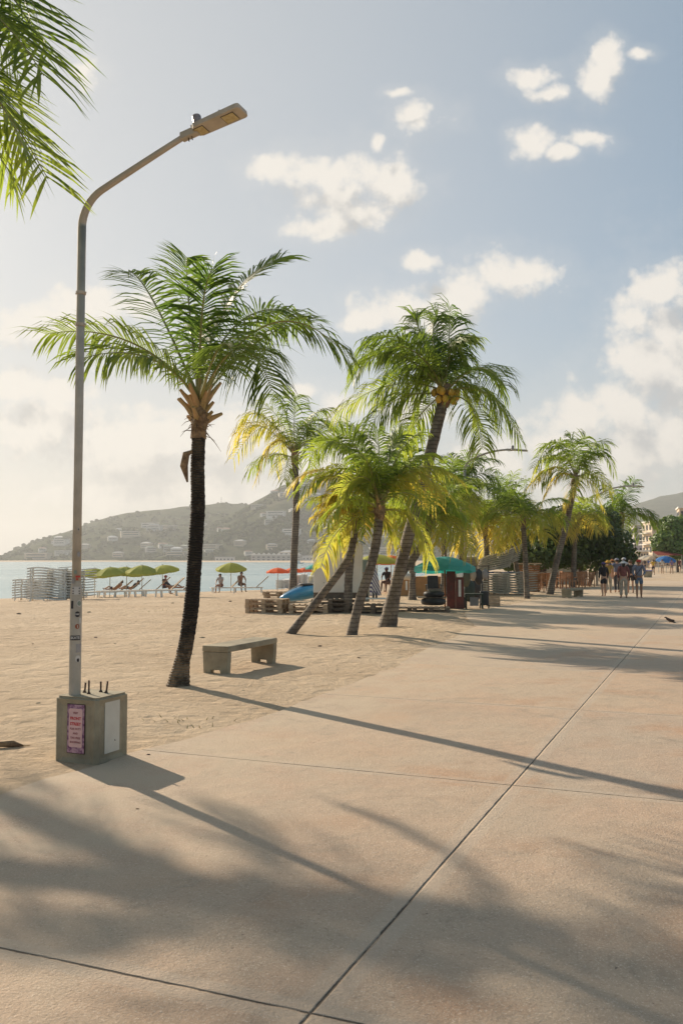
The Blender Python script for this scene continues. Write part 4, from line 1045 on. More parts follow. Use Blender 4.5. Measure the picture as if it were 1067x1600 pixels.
pstack(541, 952, 3, -4, pd_, 'pd', 'dark pallet under the right end of the white booth', 'dark pallets under the booth right')
pstack(584, 958, 2, -4, pd_, 'pd', 'dark pallet under the white table', 'dark pallets under the table')
pstack(640, 955, 1, -6, pd_, 'pd', 'dark pallet left of the tyre pile', 'pallet')
pstack(672, 955, 1, -6, pd_, 'pd', 'dark pallet under the black chair and tyres', 'pallet')
for o in list(bpy.data.objects):
    if o.get('group') == 'pallet': del o['group']; o['label'] = o['label'].replace('top ', 'single ')

# kayak
kp = on(470, 951); ky = empty('kayak', (kp.x, kp.y, .34), R(8), 'blue plastic kayak lying on pallets against the white booth', 'kayak')
a = MB(); K = 14; sec = []
pth = [(-1.0 + 2.3 * i / K) for i in range(K + 1)]
for i, x in enumerate(pth):
    t = i / K; w_ = .02 + .36 * math.sin(PI * min(1, t * .9 + .04)) ** .7; z = .30 * (1 - (1 - t) ** 2.2) + .02
    for k in range(12):
        an = 2 * PI * k / 12; a.v.append((x * .72, math.cos(an) * w_ * .8, z + math.sin(an) * w_ * (.55 if math.sin(an) > 0 else .75)))
for i in range(K):
    for k in range(12):
        q = i * 12 + k; w_ = i * 12 + (k + 1) % 12; a.f.append((q, w_, w_ + 12, q + 12)); a.mi.append(0)
a.f.append(tuple(range(12))); a.mi.append(0); a.f.append(tuple(K * 12 + k for k in range(12))); a.mi.append(0)
a.build('hull', M('blue_plastic', (.03, .18, .36), (.05, .26, .46), 3, .3), ky, smooth='all')
a = MB(); a.ball((.2, 0, .5), (.3, .17, .05), 12, 5); a.build('cockpit', BLACKP, ky, smooth='all')
a = MB(); a.tube([(-.6, -.02, .19), (-.2, -.02, .42), (.1, -.02, .53)], .012, 5); a.build('deck_line', flat('kayak_line_white', (.6, .6, .55)), ky)

# white booth
Yb_ = 29.0
x0 = PD(491, 874, Yb_).x; x1 = PD(567, 874, Yb_).x; zb = PD(500, 926, Yb_).z; zt = PD(500, 848, Yb_).z
bt = empty('beach_booth', ((x0 + x1) / 2, Yb_ + .6, 0), R(-3), 'white box booth with rounded corners raised on dark pallets behind the leaning palm', 'booth')
a = MB(); w_ = x1 - x0; rr = .12; pl_ = []
for (sx, sz, a0) in ((1, 1, 0), (-1, 1, 90)):
    for k in range(6):
        an = R(a0 + k * 18); pl_.append((sx * (w_ / 2 - rr) + math.cos(an) * rr, (zt - rr) + math.sin(an) * rr))
pl_ += [(-w_ / 2, zb), (w_ / 2, zb)]
a.prism(pl_, -.55, .6); a.build('booth_body', M('booth_white_paint', (.86, .80, .70), (.78, .71, .60), 2, .5), bt, bevel=.015)
a = MB(); 
for (x, z) in ((-.45, 1.35), (-.45, .95), (.15, 1.4), (.3, .8)): a.lathe([(.012, 0), (.012, .004)], (0, 0, 0), 6) if False else a.ball((x, -.553, z), (.012, .006, .012), 6, 4)
a.build('rivet', RUST, bt)
a = MB(); a.box((0, .03, (zb + .44) / 2), (w_ * 1.0, 1.1, zb - .445)); a.build('dark_base', WOODD, bt)
a = MB(); a.tube([(-w_ / 2 - .012, -.56, zt - .35), (-w_ / 2 - .012, -.56, zt - .1), (-w_ / 2 + .1, -.56, zt + .012)], .012, 5); a.build('edge_trim', RUST, bt)
bz = zt
tp = empty('tarp', (PD(533, 874, 29.4).x, 29.4, bz + .01), 0, 'crumpled blue tarp lying on the roof of the white booth', 'tarp')
a = MB(); nx_, ny_ = 26, 10
for j in range(ny_ + 1):
    for i in range(nx_ + 1):
        x = -.68 + 1.45 * i / nx_; y = -.45 + .8 * j / ny_; z = .03 + .05 * abs(noise.noise(V((x * 5, y * 5, 2)))) + .03 * abs(noise.noise(V((x * 12, y * 9, 2))))
        if x > .66: z -= (x - .66) * .8
        a.v.append((x, y, z))
for j in range(ny_):
    for i in range(nx_):
        q = j * (nx_ + 1) + i; a.f.append((q, q + 1, q + nx_ + 2, q + nx_ + 1)); a.mi.append(0)
tc_ = a.build('tarp_cloth', BLUET, tp); sd = tc_.modifiers.new('t', 'SOLIDIFY'); sd.thickness = .012; sd.offset = 1
for i, (px, r_, mt, lab) in enumerate(((515, .13, flat('sack_olive', (.17, .14, .08)), 'olive brown sack on the booth roof, left of the red one'), (528, .13, flat('sack_red', (.27, .09, .06)), 'red brown sack on the booth roof'), (538, .08, flat('sack_brown', (.22, .12, .07)), 'small brown bundle on the right of the booth roof'))):
    p = PD(px, 874, 29.3); e = empty('sack', (p.x, 29.3, bz + .06), 0, lab, 'sack'); a = MB(); a.ball((0, 0, .06), (r_ * 1.25, r_, r_ * .6), 12, 7, jit=.07); a.build('sack_cloth', mt, e, smooth='all'); a = MB(); a.tube([(r_ * 1.1, 0, .05), (r_ * 1.35, 0, .07)], [.03, .045], 6); a.build('knot', mt, e)
# little counter cabinet right of the booth
e = empty('counter_cabinet', (PD(567, 874, 29.7).x, 30.0, 0), R(-3), 'narrow cabinet with a glassy top and dark door right of the white booth', 'cabinet')
zc = PD(567, 912, 29.7).z; zt2 = PD(567, 875, 29.7).z; zm = PD(567, 896, 29.7).z
a = MB(); a.box((0, 0, (zm + .3) / 2), (.44, .6, zm - .3)); a.build('cabinet_body', OFFW, e, bevel=.01)
a = MB(); a.box((.08, -.303, (zm + .36) / 2 - .02), (.2, .01, (zm - .3) * .8)); a.build('door', BLACKP, e)
a = MB(); a.box((0, 0, zm + .02), (.5, .66, .035)); a.build('counter_top', WOODP, e)
a = MB(); a.box((0, .1, (zm + zt2) / 2 + .03), (.4, .35, zt2 - zm - .04)); a.build('display_case', M('case_glass', (.35, .42, .40), (.28, .35, .34), 3, .12), e, bevel=.02)
# folded striped umbrella
fu = on(582, 940); e = empty('folded_parasol', fu, 0, 'folded purple and white striped parasol standing behind the white table', 'parasol')
STR = bpy.data.materials.new('striped_canvas'); STR.use_nodes = True; n = NB(STR.node_tree)
wv_ = n.new('ShaderNodeTexWave', wave_type='BANDS', bands_direction='DIAGONAL'); n.put(wv_.inputs[0], n.new('ShaderNodeTexCoord').outputs['Object']); wv_.inputs['Scale'].default_value = 3.0; wv_.inputs['Distortion'].default_value = 1.5
n.put(STR.node_tree.nodes['Principled BSDF'].inputs['Base Color'], n.mix(n.math('GREATER_THAN', wv_.outputs['Fac'], .45), (.05, .04, .12, 1), (.6, .57, .52, 1)))
a = MB()
K = 12
for i in range(9):
    t = i / 8; z = .25 + 1.35 * t; r_ = .30 * (1 - t) ** .7 + .03
    for k in range(K): an = 2 * PI * k / K; q = r_ * (1 + .22 * math.cos(an * 4)); a.v.append((math.cos(an) * q - .05 + .05 * t, math.sin(an) * q, z))
for i in range(8):
    for k in range(K): q = i * K + k; w_ = i * K + (k + 1) % K; a.f.append((q, w_, w_ + K, q + K)); a.mi.append(0)
a.build('folded_canopy', STR, e); a = MB(); a.tube([(0, 0, 0), (0, 0, 1.7)], .02, 6); a.build('pole', POLEW, e)
# white table
tb = on(584, 957); e = empty('table', (tb.x, tb.y - .2, .29), R(-4), 'low white table on dark pallets between the two palm trunks', 'table')
a = MB(); a.box((0, 0, .17), (.95, .55, .035)); a.build('tabletop', WHITE, e, bevel=.01)
for (x, y) in ((-.42, -.22), (.42, -.22), (-.42, .22), (.42, .22)): a = MB(); a.box((x, y, .076), (.05, .05, .15)); a.build('leg', WHITE, e)
for (dx, lab) in ((-.12, 'left black bottle on the low white table'), (-.03, 'right black bottle on the low white table')):
    o = empty('bottle', (tb.x + dx + .1, tb.y - .3, .478), 0, lab, 'bottle'); a = MB(); a.lathe([(.03, 0), (.032, .1), (.03, .13), (.012, .17), (.012, .2)], seg=8); a.build('bottle_body', BLACKP, o); a = MB(); a.lathe([(.014, .2), (.014, .22)], seg=8); a.build('cap', BLACKP, o)

# plywood crates and chest behind
for (px, py, w_, d_, h_, lab) in ((632, 931, .95, .7, .85, 'orange plywood chest with a slot, left of the straight palm'), (668, 931, 1.3, .7, .85, 'long orange plywood chest behind the black chair')):
    p = on(px, py); e = empty('plywood_chest', (p.x, p.y + .3, p.z), R(-5), lab, 'chest')
    a = MB(); a.box((0, 0, h_ / 2), (w_, d_, h_)); a.build('chest_body', BOARD, e, bevel=.01)
    a = MB(); a.box((0, 0, h_ + .022), (w_ + .04, d_ + .04, .04)); a.build('lid', BOARD, e)
    a = MB(); a.box((w_ * .12, -d_ / 2 - .004, h_ * .55), (.09, .008, h_ * .5)); a.build('white_slot', WHITE, e)
p = on(640, 930); e = empty('drum', (PD(633, 874, 35.6).x, 35.6, .894), 0, 'pale round drum lying on the plywood chest left of the straight palm', 'drum')
a = MB(); a.tube([(-.2, 0, .13), (.2, 0, .13)], [.13, .13], 12); a.build('drum_body', OFFW, e, smooth=True)
for x in (-.2, .2): a = MB(); a.tube([(x - .012, 0, .13), (x + .012, 0, .13)], [.137, .137], 12); a.build('hoop', GREYP, e)

# ------------------------------------------------------------------ teal umbrella stall
tu = on(695, 950); e = umbrella(1.06, 1.0, .36, TEALF, WOODO, val=.16, pole_r=.028, tilt=R(-4))
e.location = tu
Yt_ = tu.y; zt_ = PD(692, 870, Yt_).z
for ch in e.children:
    if ch.name.startswith('canopy_frame'): ch.location.z = zt_
for ch in e.children:
    if ch.name.startswith('pole'): ch.scale.z = zt_ / 1.0
tag(e, 'big teal canvas umbrella with a valance on a wooden pole', 'umbrella'); e.name = 'market_umbrella'
pass
def torus(mb, c, Rr, r_, seg=24, s2=8, sz=1):
    b0 = len(mb.v)
    for i in range(seg):
        A_ = 2 * PI * i / seg
        for k in range(s2):
            B_ = 2 * PI * k / s2; mb.v.append((c[0] + math.cos(A_) * (Rr + math.cos(B_) * r_), c[1] + math.sin(A_) * (Rr + math.cos(B_) * r_), c[2] + math.sin(B_) * r_ * sz))
    for i in range(seg):
        for k in range(s2): mb.f.append((b0 + i * s2 + k, b0 + ((i + 1) % seg) * s2 + k, b0 + ((i + 1) % seg) * s2 + (k + 1) % s2, b0 + i * s2 + (k + 1) % s2)); mb.mi.append(0)
tp_ = on(677, 952); z = tp_.z + .145
for i, (r1_, r2_, lab) in enumerate(((.30, .13, 'black tyre at the bottom of the pile under the teal umbrella'), (.25, .11, 'black tyre resting on the board above the bottom tyre'))):
    if i: z += .03
    o = empty('tyre', (tp_.x + .02 * i, tp_.y, z + r2_ * .9), 0, lab, 'tyre'); a = MB(); torus(a, (0, 0, 0), r1_, r2_, sz=.9); a.build('tyre_rubber', RUB, o, smooth='all')
    a = MB(); a.lathe([(r1_ - r2_ * .8, -.03), (r1_ - r2_ * .8, .03)], seg=16); a.build('hub_disc', BLACKP, o)
    z += r2_ * 1.8
    if i == 0:
        o = empty('plank', (tp_.x - .05, tp_.y, z + .015), R(-4), 'grey plank lying between the two black tyres', 'plank'); a = MB(); a.box((0, 0, 0), (.95, .5, .024)); a.build('plank_board', WOODD, o); a = MB(); a.box((0, 0, -.018 + .033), (.06, .5, .01)); a.build('cleat', WOODD, o)
ch_ = empty('office_chair', (tp_.x + .02, tp_.y, z), R(185), 'black armchair with a pale seat set on top of the tyre pile', 'chair')
a = MB(); a.box((0, 0, .05), (.42, .4, .07)); a.build('seat', M('worn_seat', (.3, .27, .22), (.08, .07, .06), 8, .8), ch_, bevel=.02)
a = MB(); a.box((0, -.21, .30), (.40, .05, .44), Matrix.Rotation(R(8), 3, 'X'), .92); a.build('backrest', BLACKP, ch_, bevel=.02)
for x in (-.23, .23): a = MB(); a.tube([(x, -.16, .05), (x, -.17, .22), (x, .12, .21), (x * .95, .15, .06)], .02, 6); a.build('armrest', BLACKP, ch_)
# red cart
rc = on(710, 951); e = empty('red_cart', (rc.x, rc.y + .15, rc.z), R(-8), 'narrow faded red locker with a white strip beside the umbrella pole', 'locker')
hh_ = PD(705, 893, rc.y).z
a = MB(); a.box((-.1, .1, hh_ * .5), (.30, .45, hh_)); a.build('locker_body', REDP, e, bevel=.01)
a = MB(); a.box((.20, .0, hh_ * .42), (.28, .4, hh_ * .84)); a.build('side_body', REDP, e, bevel=.01)
a = MB(); a.box((.20, -.205, hh_ * .55), (.09, .01, hh_ * .45)); a.build('white_strip', WHITE, e)
a = MB(); a.box((-.1, -.13, hh_ * .55), (.02, .012, .2)); a.build('handle', DARKM, e)
# dark goods around
def bag(px, py, w_, d_, h_, mat, lab, dy=0, handle=True):
    p = on(px, py); o = empty('bag', (p.x, p.y + dy, p.z), rnd.uniform(-.3, .3), lab, 'bag')
    a = MB(); a.ball((0, 0, h_ * .48), (w_ / 2, d_ / 2, h_ / 2), 12, 8, jit=.06)
    for i, v in enumerate(a.v): a.v[i] = (v[0], v[1], max(0, v[2]))
    a.build('bag_body', mat, o, smooth='all')
    a = MB(); a.tube([(-w_ * .2, 0, h_ * .9), (-w_ * .1, 0, h_ * 1.1), (w_ * .1, 0, h_ * 1.1), (w_ * .2, 0, h_ * .9)], .012, 5); a.build('handle', DARKM, o)
KH = flat('khaki_cloth', (.20, .17, .11)); DG = flat('dark_green_cloth', (.035, .05, .035)); GRC = flat('grey_cloth', (.28, .26, .24))
bag(722, 951, .34, .3, .42, flat('brown_bag', (.09, .06, .04)), 'brown bag at the foot of the red locker')
bag(733, 940, .5, .4, .9, DG, 'tall dark green sack behind the folding table')
bag(719, 938, .3, .3, 1.0, KH, 'khaki bag hanging between the red locker and the green sack')
bag(744, 936, .6, .5, 1.05, BLACKP, 'large black sack, tallest of the goods right of the teal umbrella')
bag(727, 934, .3, .3, 1.3, GRC, 'grey bundle at the top of the goods under the umbrella edge')
p = on(733, 944); rk = empty('display_rack', (p.x, p.y + .2, p.z), R(-6), 'dark metal rack behind the goods, bags and cloths hanging from its top bar', 'rack')
for x in (-.75, .75):
    a = MB(); a.tube([(x, 0, 0), (x, 0, 1.42)], .018, 6); a.bar((x, -.22, .02), (x, .22, .02), .03, .03); a.build('rack_post', DARKM, rk)
a = MB(); a.tube([(-.78, 0, 1.42), (.78, 0, 1.42)], .018, 6); a.build('top_bar', DARKM, rk)
for k_, (dx, w2, h2, mt, nm) in enumerate(((-.6, .22, .5, KH, 'khaki'), (-.34, .2, .34, WHITE, 'white'), (-.1, .26, .62, flat('cloth_olive', (.10, .10, .06)), 'olive'), (.16, .18, .4, flat('cloth_sand', (.40, .33, .24)), 'sand coloured'), (.38, .24, .55, BLACKP, 'black'), (.62, .2, .36, GRC, 'grey'))):
    o = empty('hanging_bag', (rk.location.x + dx, rk.location.y - .03 - .04 * (k_ % 2), 1.40 - h2 - .12 + p.z), R(-6), nm + ' cloth bag hanging from the rack right of the teal umbrella', 'bag')
    a = MB(); a.ball((0, 0, h2 * .5), (w2 * .68, .08, h2 * .55), 10, 7, jit=.07); a.build('bag_body', mt, o, smooth='all')
    a = MB(); a.tube([(-w2 * .25, 0, h2 * .9), (0, .02, h2 + .12), (w2 * .25, 0, h2 * .9)], .008, 5); a.build('strap', mt, o)
p = on(741, 951); e = empty('crate_table', (p.x, p.y + .1, p.z), R(-6), 'dark green crate table with a pale panel right of the brown bag', 'table')
for (x, y) in ((-.28, -.2), (.28, -.2), (-.28, .2), (.28, .2)): a = MB(); a.box((x, y, .24), (.06, .06, .48)); a.build('leg', DG, e)
a = MB(); a.box((0, 0, .50), (.64, .48, .04)); a.build('tabletop', DG, e)
a = MB(); a.box((0, -.17, .25), (.3, .02, .3)); a.build('pale_panel', GRC, e)
p = on(757, 951); e = empty('hand_cart', (p.x, p.y + .1, p.z), R(-6), 'black shopping trolley bag on wheels at the right end of the stall', 'trolley')
a = MB(); a.box((0, 0, .36), (.32, .26, .5), None, .9); a.build('trolley_bag', BLACKP, e, bevel=.03)
a = MB(); a.box((-.1, -.14, .36), (.12, .012, .34)); a.build('pale_patch', GRC, e)
for x in (-.15, .15): a = MB(); a.tube([(x - .02, 0, .07), (x + .02, 0, .07)], [.07, .07], 12); a.build('wheel', RUB, e)
a = MB(); a.tube([(-.1, .14, .6), (-.1, .14, .85), (.1, .14, .85), (.1, .14, .6)], .012, 5); a.build('handle', GREYP, e)
p = on(770, 947); e = empty('wooden_crate', (p.x, p.y, p.z), R(-8), 'small pale wooden crate on the paving right of the trolley', 'crate')
a = MB()
for z in (.06, .19, .32):
    for y in (-.2, .2): a.box((0, y, z), (.5, .015, .1))
    for x in (-.243, .243): a.box((x, 0, z), (.015, .38, .1))
a.build('slats', WOODP, e); a = MB(); a.box((0, 0, .015), (.47, .38, .015)); a.build('crate_floor', WOODP, e)
for (x, y) in ((-.22, -.18), (.22, -.18), (-.22, .18), (.22, .18)): a = MB(); a.box((x, y, .19), (.03, .024, .37)); a.build('corner_post', WOODP, e)

# grey lounger pile and the tall pile beside it
stack(772, 929, 8, R(3), lg, 'lg', 'weathered grey lounger in the lower left pile beside the goods stall', 'grey loungers, lower left pile', dz=.115)
stack(800, 929, 8, R(-4), lg, 'lg', 'weathered grey lounger in the lower right pile before the sea grape tree', 'grey loungers, lower right pile', dz=.115)
e = on(785, 928)
for i in range(8):
    put(lg, (e.x - .25 + .03 * i, e.y + rnd.uniform(-.03, .03), e.z + 1.13 + .105 * i), R(2 + rnd.uniform(-2, 2)), ('topmost ' if i == 7 else '') + 'weathered grey lounger in the tilted pile on top of the two lower piles', 'lounger', 'grey loungers, tilted upper pile', 'lg', tilt=-.30)
e_ = empty('cushion_stack', (e.x, e.y - .1, e.z + 1.02), R(2), 'blue and pale cushions between the lower and upper grey lounger piles', 'cushions')
for i in range(5):
    a = MB(); a.box((-.7 + i * .36, -.1, .03 + .012 * (i % 2)), (.34, .6, .06)); a.build('cushion', [flat('cushion_blue', (.08, .12, .25)), GRC, flat('cushion_pale', (.45, .45, .47))][i % 3], e_, bevel=.015)
stack(735, 926, 15, R(80), lg, 'lg', 'weathered lounger in the tall narrow pile behind the teal umbrella', 'grey loungers, tall narrow pile', dz=.115)

# wooden chairs in the shade of the sea grape trees
def wchair():
    o = empty('wooden_chair')
    a = MB()
    for i in range(5): a.box((0, -.17 + i * .088, .45), (.44, .075, .022))
    a.build('seat', WOODO, o)
    a = MB()
    for i in range(5): a.box((-.16 + i * .08, .215, .70), (.05, .018, .38))
    a.box((0, .215, .90), (.46, .024, .07)); a.build('backrest', WOODO, o)
    for x in (-.2, .2):
        a = MB(); a.box((x, -.19, .218), (.045, .045, .435)); a.build('leg', WOODO, o)
        a = MB(); a.box((x, .19, .46), (.045, .03, .92)); a.build('leg', WOODO, o)
    for x in (-.225, .225): a = MB(); a.box((x, 0, .65), (.05, .42, .03)); a.build('armrest', WOODO, o); 
    return o
wc = wchair()
def wtable():
    o = empty('wooden_table')
    a = MB()
    for i in range(6): a.box((0, -.35 + i * .14, .73), (1.1, .125, .03))
    a.build('tabletop', WOODO, o)
    for (x, y) in ((-.48, -.3), (.48, -.3), (-.48, .3), (.48, .3)): a = MB(); a.box((x, y, .36), (.06, .06, .71)); a.build('leg', WOODO, o)
    return o
wt = wtable()
spots = [(826, 924, 0), (836, 922, 20), (845, 925, -30), (851, 921, 180), (860, 922, 170), (868, 919, 10), (876, 920, 200), (884, 918, -20), (892, 920, 15), (899, 917, 170), (906, 919, 190), (914, 916, 5), (921, 917, 200), (840, 917, 90), (872, 915, -80)]
for i, (px, py, rz) in enumerate(spots):
    put(wc, on(px, py), R(rz), 'orange brown slatted wooden chair in the shade of the sea grape trees', 'chair', 'wooden chairs under the sea grape trees', 'wc')
for i, (px, py, lab) in enumerate(((848, 918, 'orange wooden table left of the leaning roped palm'), (882, 917, 'orange wooden table right of the leaning roped palm, among the chairs'), (910, 914, 'orange wooden table farthest right under the sea grape trees'))):
    put(wt, on(px, py), R(-10 * i), lab, 'table', 'wooden tables under the trees', 'wt')
# stacked slatted panels
p = on(812, 925); e = empty('slatted_hut', (PD(826, 874, 47).x, 47.3, 0), R(-5), 'orange slatted wooden bar counter right of the grey lounger pile', 'bar counter')
a = MB()
for i in range(12): a.box((0, 0, .08 + i * .115), (1.15, .8, .085))
a.build('slatted_body', WOODO, e); a = MB(); a.box((0, 0, 1.47), (1.3, .95, .06)); a.build('counter_top', WOODP, e)
e = empty('low_white_wall', (PD(862, 874, 62).x, 62, 0), R(-6), 'low cream wall behind the wooden chairs under the trees', 'wall')
a = MB(); a.box((0, 0, .75), (4.6, .25, 1.5)); a.build('wall_face', OFFW, e); a = MB(); a.box((0, 0, 1.53), (4.7, .35, .06)); a.build('coping', WHITE, e)
e = empty('canopy_tent', (PD(839, 874, 64).x, 64, 0), 0, 'small bright blue pointed canopy behind the wooden chairs', 'canopy')
a = MB(); a.add([(-1, -1, 1.55), (1, -1, 1.55), (1, 1, 1.55), (-1, 1, 1.55), (0, 0, 2.15)], [(0, 1, 4), (1, 2, 4), (2, 3, 4), (3, 0, 4)]); q = a.build('canopy_cloth', flat('canopy_blue', (.02, .14, .42), .6, trans=.3), e); q.modifiers.new('t', 'SOLIDIFY').thickness = .01
for (x, y) in ((-.95, -.95), (.95, -.95), (.95, .95), (-.95, .95)): a = MB(); a.tube([(x, y, 0), (x, y, 1.56)], .025, 6); a.build('pole', WHITE, e)
a = MB(); r0_, r1_ = PD(742, 905, 43), PD(868, 890, 43.6)
rp = empty('rope', r0_, 0, 'pale rope strung from the grey lounger pile to the leaning palm', 'rope')
pts_ = [(r1_ - r0_) * (i / 12) + V((0, 0, -.12 * math.sin(PI * i / 12))) for i in range(13)]; a.tube(pts_, .016, 6); a.build('rope_strand', WOODP, rp)

# ------------------------------------------------------------------ broadleaf trees
TL = bpy.data.materials.new('broad_leaf'); TL.use_nodes = True; n = NB(TL.node_tree); bs = TL.node_tree.nodes['Principled BSDF']
oi = n.new('ShaderNodeObjectInfo'); sp_ = n.new('ShaderNodeSeparateColor'); n.put(sp_.inputs[0], oi.outputs['Color'])
tc = n.new('ShaderNodeTexCoord').outputs['Object']; wn = n.noise(tc, 2.2, 4, .7)
cc = n.mix(n.smooth(wn, .35, .65), (.028, .050, .014, 1), (.06, .09, .02, 1)); cc = n.mix(n.math('MULTIPLY', sp_.outputs[0], .85), cc, (.15, .24, .04, 1))
n.put(bs.inputs['Base Color'], cc); bs.inputs['Roughness'].default_value = .45
tr = n.new('ShaderNodeBsdfTranslucent'); n.put(tr.inputs[0], n.mix(.5, cc, (.22, .30, .03, 1)))
mx = n.new('ShaderNodeMixShader'); mx.inputs[0].default_value = .3; n.l.new(bs.outputs[0], mx.inputs[1]); n.l.new(tr.outputs[0], mx.inputs[2]); n.l.new(mx.outputs[0], TL.node_tree.nodes['Material Output'].inputs[0])
BARK = M('tree_bark', (.16, .12, .085), (.08, .06, .045), 6, .9, .02, 18)
def broad_tree(label, base, trunks, clumps, nleaf, ls, light, seed, cat='tree', group='sea grape trees'):
    """clumps: (x,y,z,r) local"""
    r = random.Random(seed); o = empty('sea_grape_tree' if 'sea grape' in label else 'broadleaf_tree', base, 0, label, cat, group)
    a = MB()
    for pts, ra in trunks:
        sp = smooth_path(pts, 5); a.tube(sp, [ra * (1 - .6 * i / (len(sp) - 1)) for i in range(len(sp))], 8, jit=.06)
        e_ = sp[-1]
        for k in range(5):
            c = clumps[r.randrange(len(clumps))]; a.tube([e_ * .8 + sp[-3] * .2, (e_ + V(c[:3])) / 2 + V((0, 0, -.2)), V(c[:3])], [ra * .42, ra * .25, ra * .1], 6)
    a.build('trunk', BARK, o, smooth='all')
    a = MB()
    for k in range(nleaf):
        c = clumps[r.randrange(len(clumps))]
        while True:
            v = V((r.gauss(0, 1), r.gauss(0, 1), r.gauss(0, 1)))
            if v.length > .2: break
        rad = c[3] * (r.random() ** .28) * (1 + .22 * noise.noise(v.normalized() * 2.3 + V((c[0], c[1], seed))))
        v = v.normalized() * rad; v.z *= .78
        p = V(c[:3]) + v
        if p.z < .75: continue
        nrm = (v.normalized() + V((r.uniform(-.9, .9), r.uniform(-.9, .9), r.uniform(-.5, 1.0)))).normalized()
        u = nrm.orthogonal().normalized(); u = Matrix.Rotation(r.uniform(0, 6.28), 3, nrm) @ u; w2 = nrm.cross(u); s = ls * r.uniform(.7, 1.3)
        q = [p + u * s, p + (u * .35 + w2 * .62) * s, p + (-u * .6 + w2 * .5) * s - nrm * s * .1, p - u * s * .8, p + (-u * .6 - w2 * .5) * s - nrm * s * .1, p + (u * .35 - w2 * .62) * s]
        a.add(q, [(0, 1, 2, 3), (0, 3, 4, 5)])
    co = a.build('crown', TL, o); co.color = (light, 0, 0, 1)
    return o
def sg(px, py, Y, r): p = PD(px, py, Y); return p, r
def tree_px(label, bx, Y, cl, tr, nleaf, ls, light, seed, **k):
    b = V((PD(bx, 874, Y).x, Y, 0)); clumps = []
    for (x, y, r_, dy) in cl: p = PD(x, y, Y + dy) - b; clumps.append((p.x, p.y, p.z, r_))
    trs = [([PD(x, y, Y + dy) - b if y < 900 else V(((PD(x, y, Y).x - b.x), dy, -.1)) for (x, y, dy) in t], ra) for t, ra in tr]
    return broad_tree(label, b, trs, clumps, nleaf, ls, light, seed, **k)
tree_px('dark sea grape tree behind the grey lounger pile, left one', 845, 56, [(808, 862, 1.2, 0), (792, 872, 1.0, 0), (798, 855, .9, .5), (835, 838, 1.5, 1), (862, 822, 1.4, 0), (850, 865, 1.3, -1), (885, 845, 1.6, 1), (822, 850, 1.1, 1.5), (872, 868, 1.1, 0), (800, 878, .7, 0)],
        [([(848, 912, 0), (850, 890, 0), (858, 860, 0)], .2), ([(852, 912, .5), (842, 885, .5), (830, 860, .5)], .15)], 7600, .13, .20, 3)
tree_px('widest dark sea grape tree shading the wooden chairs', 905, 58, [(905, 850, 1.6, 0), (885, 808, 1.2, 1), (940, 815, 1.3, 1), (930, 836, 1.6, 0), (955, 850, 1.5, 0), (972, 868, 1.0, 0), (890, 868, 1.2, -1), (935, 868, 1.5, 0), (915, 822, 1.3, 1), (960, 880, .9, 0), (900, 835, 1.3, 1)],
        [([(908, 914, 0), (906, 895, 0), (905, 865, 0)], .22), ([(918, 916, 0), (930, 890, 0), (945, 865, 0)], .16), ([(905, 912, .6), (893, 888, .6), (880, 868, .6)], .13)], 9500, .13, .14, 4)
tree_px('bright green leafy tree at the right edge beside the seafront buildings', 1058, 118, [(1058, 838, 2.4, 0), (1040, 845, 2.0, 0), (1075, 825, 2.6, 1), (1052, 822, 1.8, 0), (1033, 853, 1.3, 0), (1062, 858, 1.8, -1), (1090, 840, 2.8, 0)],
        [([(1058, 902, 0), (1057, 880, 0), (1060, 855, 0)], .22)], 9000, .22, 1.0, 5, group=None)

# ------------------------------------------------------------------ seafront buildings
def town(label, px0, px1, ytop, Y, depth, wm, floors, cols, rz=0, roofm=None, balcony=False):
    a0, a1 = PD(px0, 874, Y), PD(px1, 874, Y); w_ = a1.x - a0.x; H = PD(px0, ytop, Y).z
    o = empty('seafront_building', (a0.x, Y, 0), rz, label, 'building'); cx, cy = w_ / 2, depth / 2
    a = MB(); a.box((cx, cy, H / 2), (w_, depth, H)); a.build('wall', wm, o)
    a = MB(); a.box((cx, cy, H + .15), (w_ + .4, depth + .4, .3)); a.build('parapet', WHITE, o)
    fh = H / floors
    for f in range(floors):
        for (axis, span, k) in (('f', w_, cols), ('l', depth, max(3, int(depth / 2.4)))):
            for i in range(k):
                t = -span / 2 + span * (i + .5) / k; ww = span / k * .5; z = f * fh + fh * .52
                a = MB()
                if axis == 'f': a.box((cx + t, -.03, z), (ww, .08, fh * .45))
                else: a.box((-.03, cy + t, z), (.08, ww, fh * .45))
                a.build('window', WIN, o)
        if balcony and f:
            a = MB(); a.box((-.55, cy, f * fh), (1.06, depth * .8, .14))
            for i in range(7): a.box((-1.05, cy - depth * .4 + depth * .8 * i / 6, f * fh + .5), (.05, .05, .9))
            a.box((-1.05, cy, f * fh + .95), (.07, depth * .8, .07)); a.build('balcony', WHITE, o)
    return o
LAV = flat('lavender_render', (.50, .46, .48)); CRM = flat('cream_render', (.62, .50, .37)); TAN_ = flat('tan_render', (.55, .42, .30))
town('pale lavender three storey seafront building, leftmost of the town', 991, 1009, 821, 232, 14, LAV, 4, 3, R(-15))
town('cream seafront building with balconies, left of the bright green tree', 1019, 1034, 815, 198, 9, CRM, 4, 2, R(-5), balcony=True)
town('tan seafront block behind the bright green tree', 1036, 1066, 838, 225, 10, TAN_, 3, 5, R(-16))
town('cream building top showing over the bright tree at the right edge', 1062, 1100, 794, 160, 7, CRM, 5, 4, R(-17))
town('low white seafront shop behind the walking people', 982, 992, 868, 262, 8, OFFW, 2, 3, R(-12))
town('low cream shop with arches below the lavender building', 996, 1012, 862, 182, 5, CRM, 2, 4, R(-12))
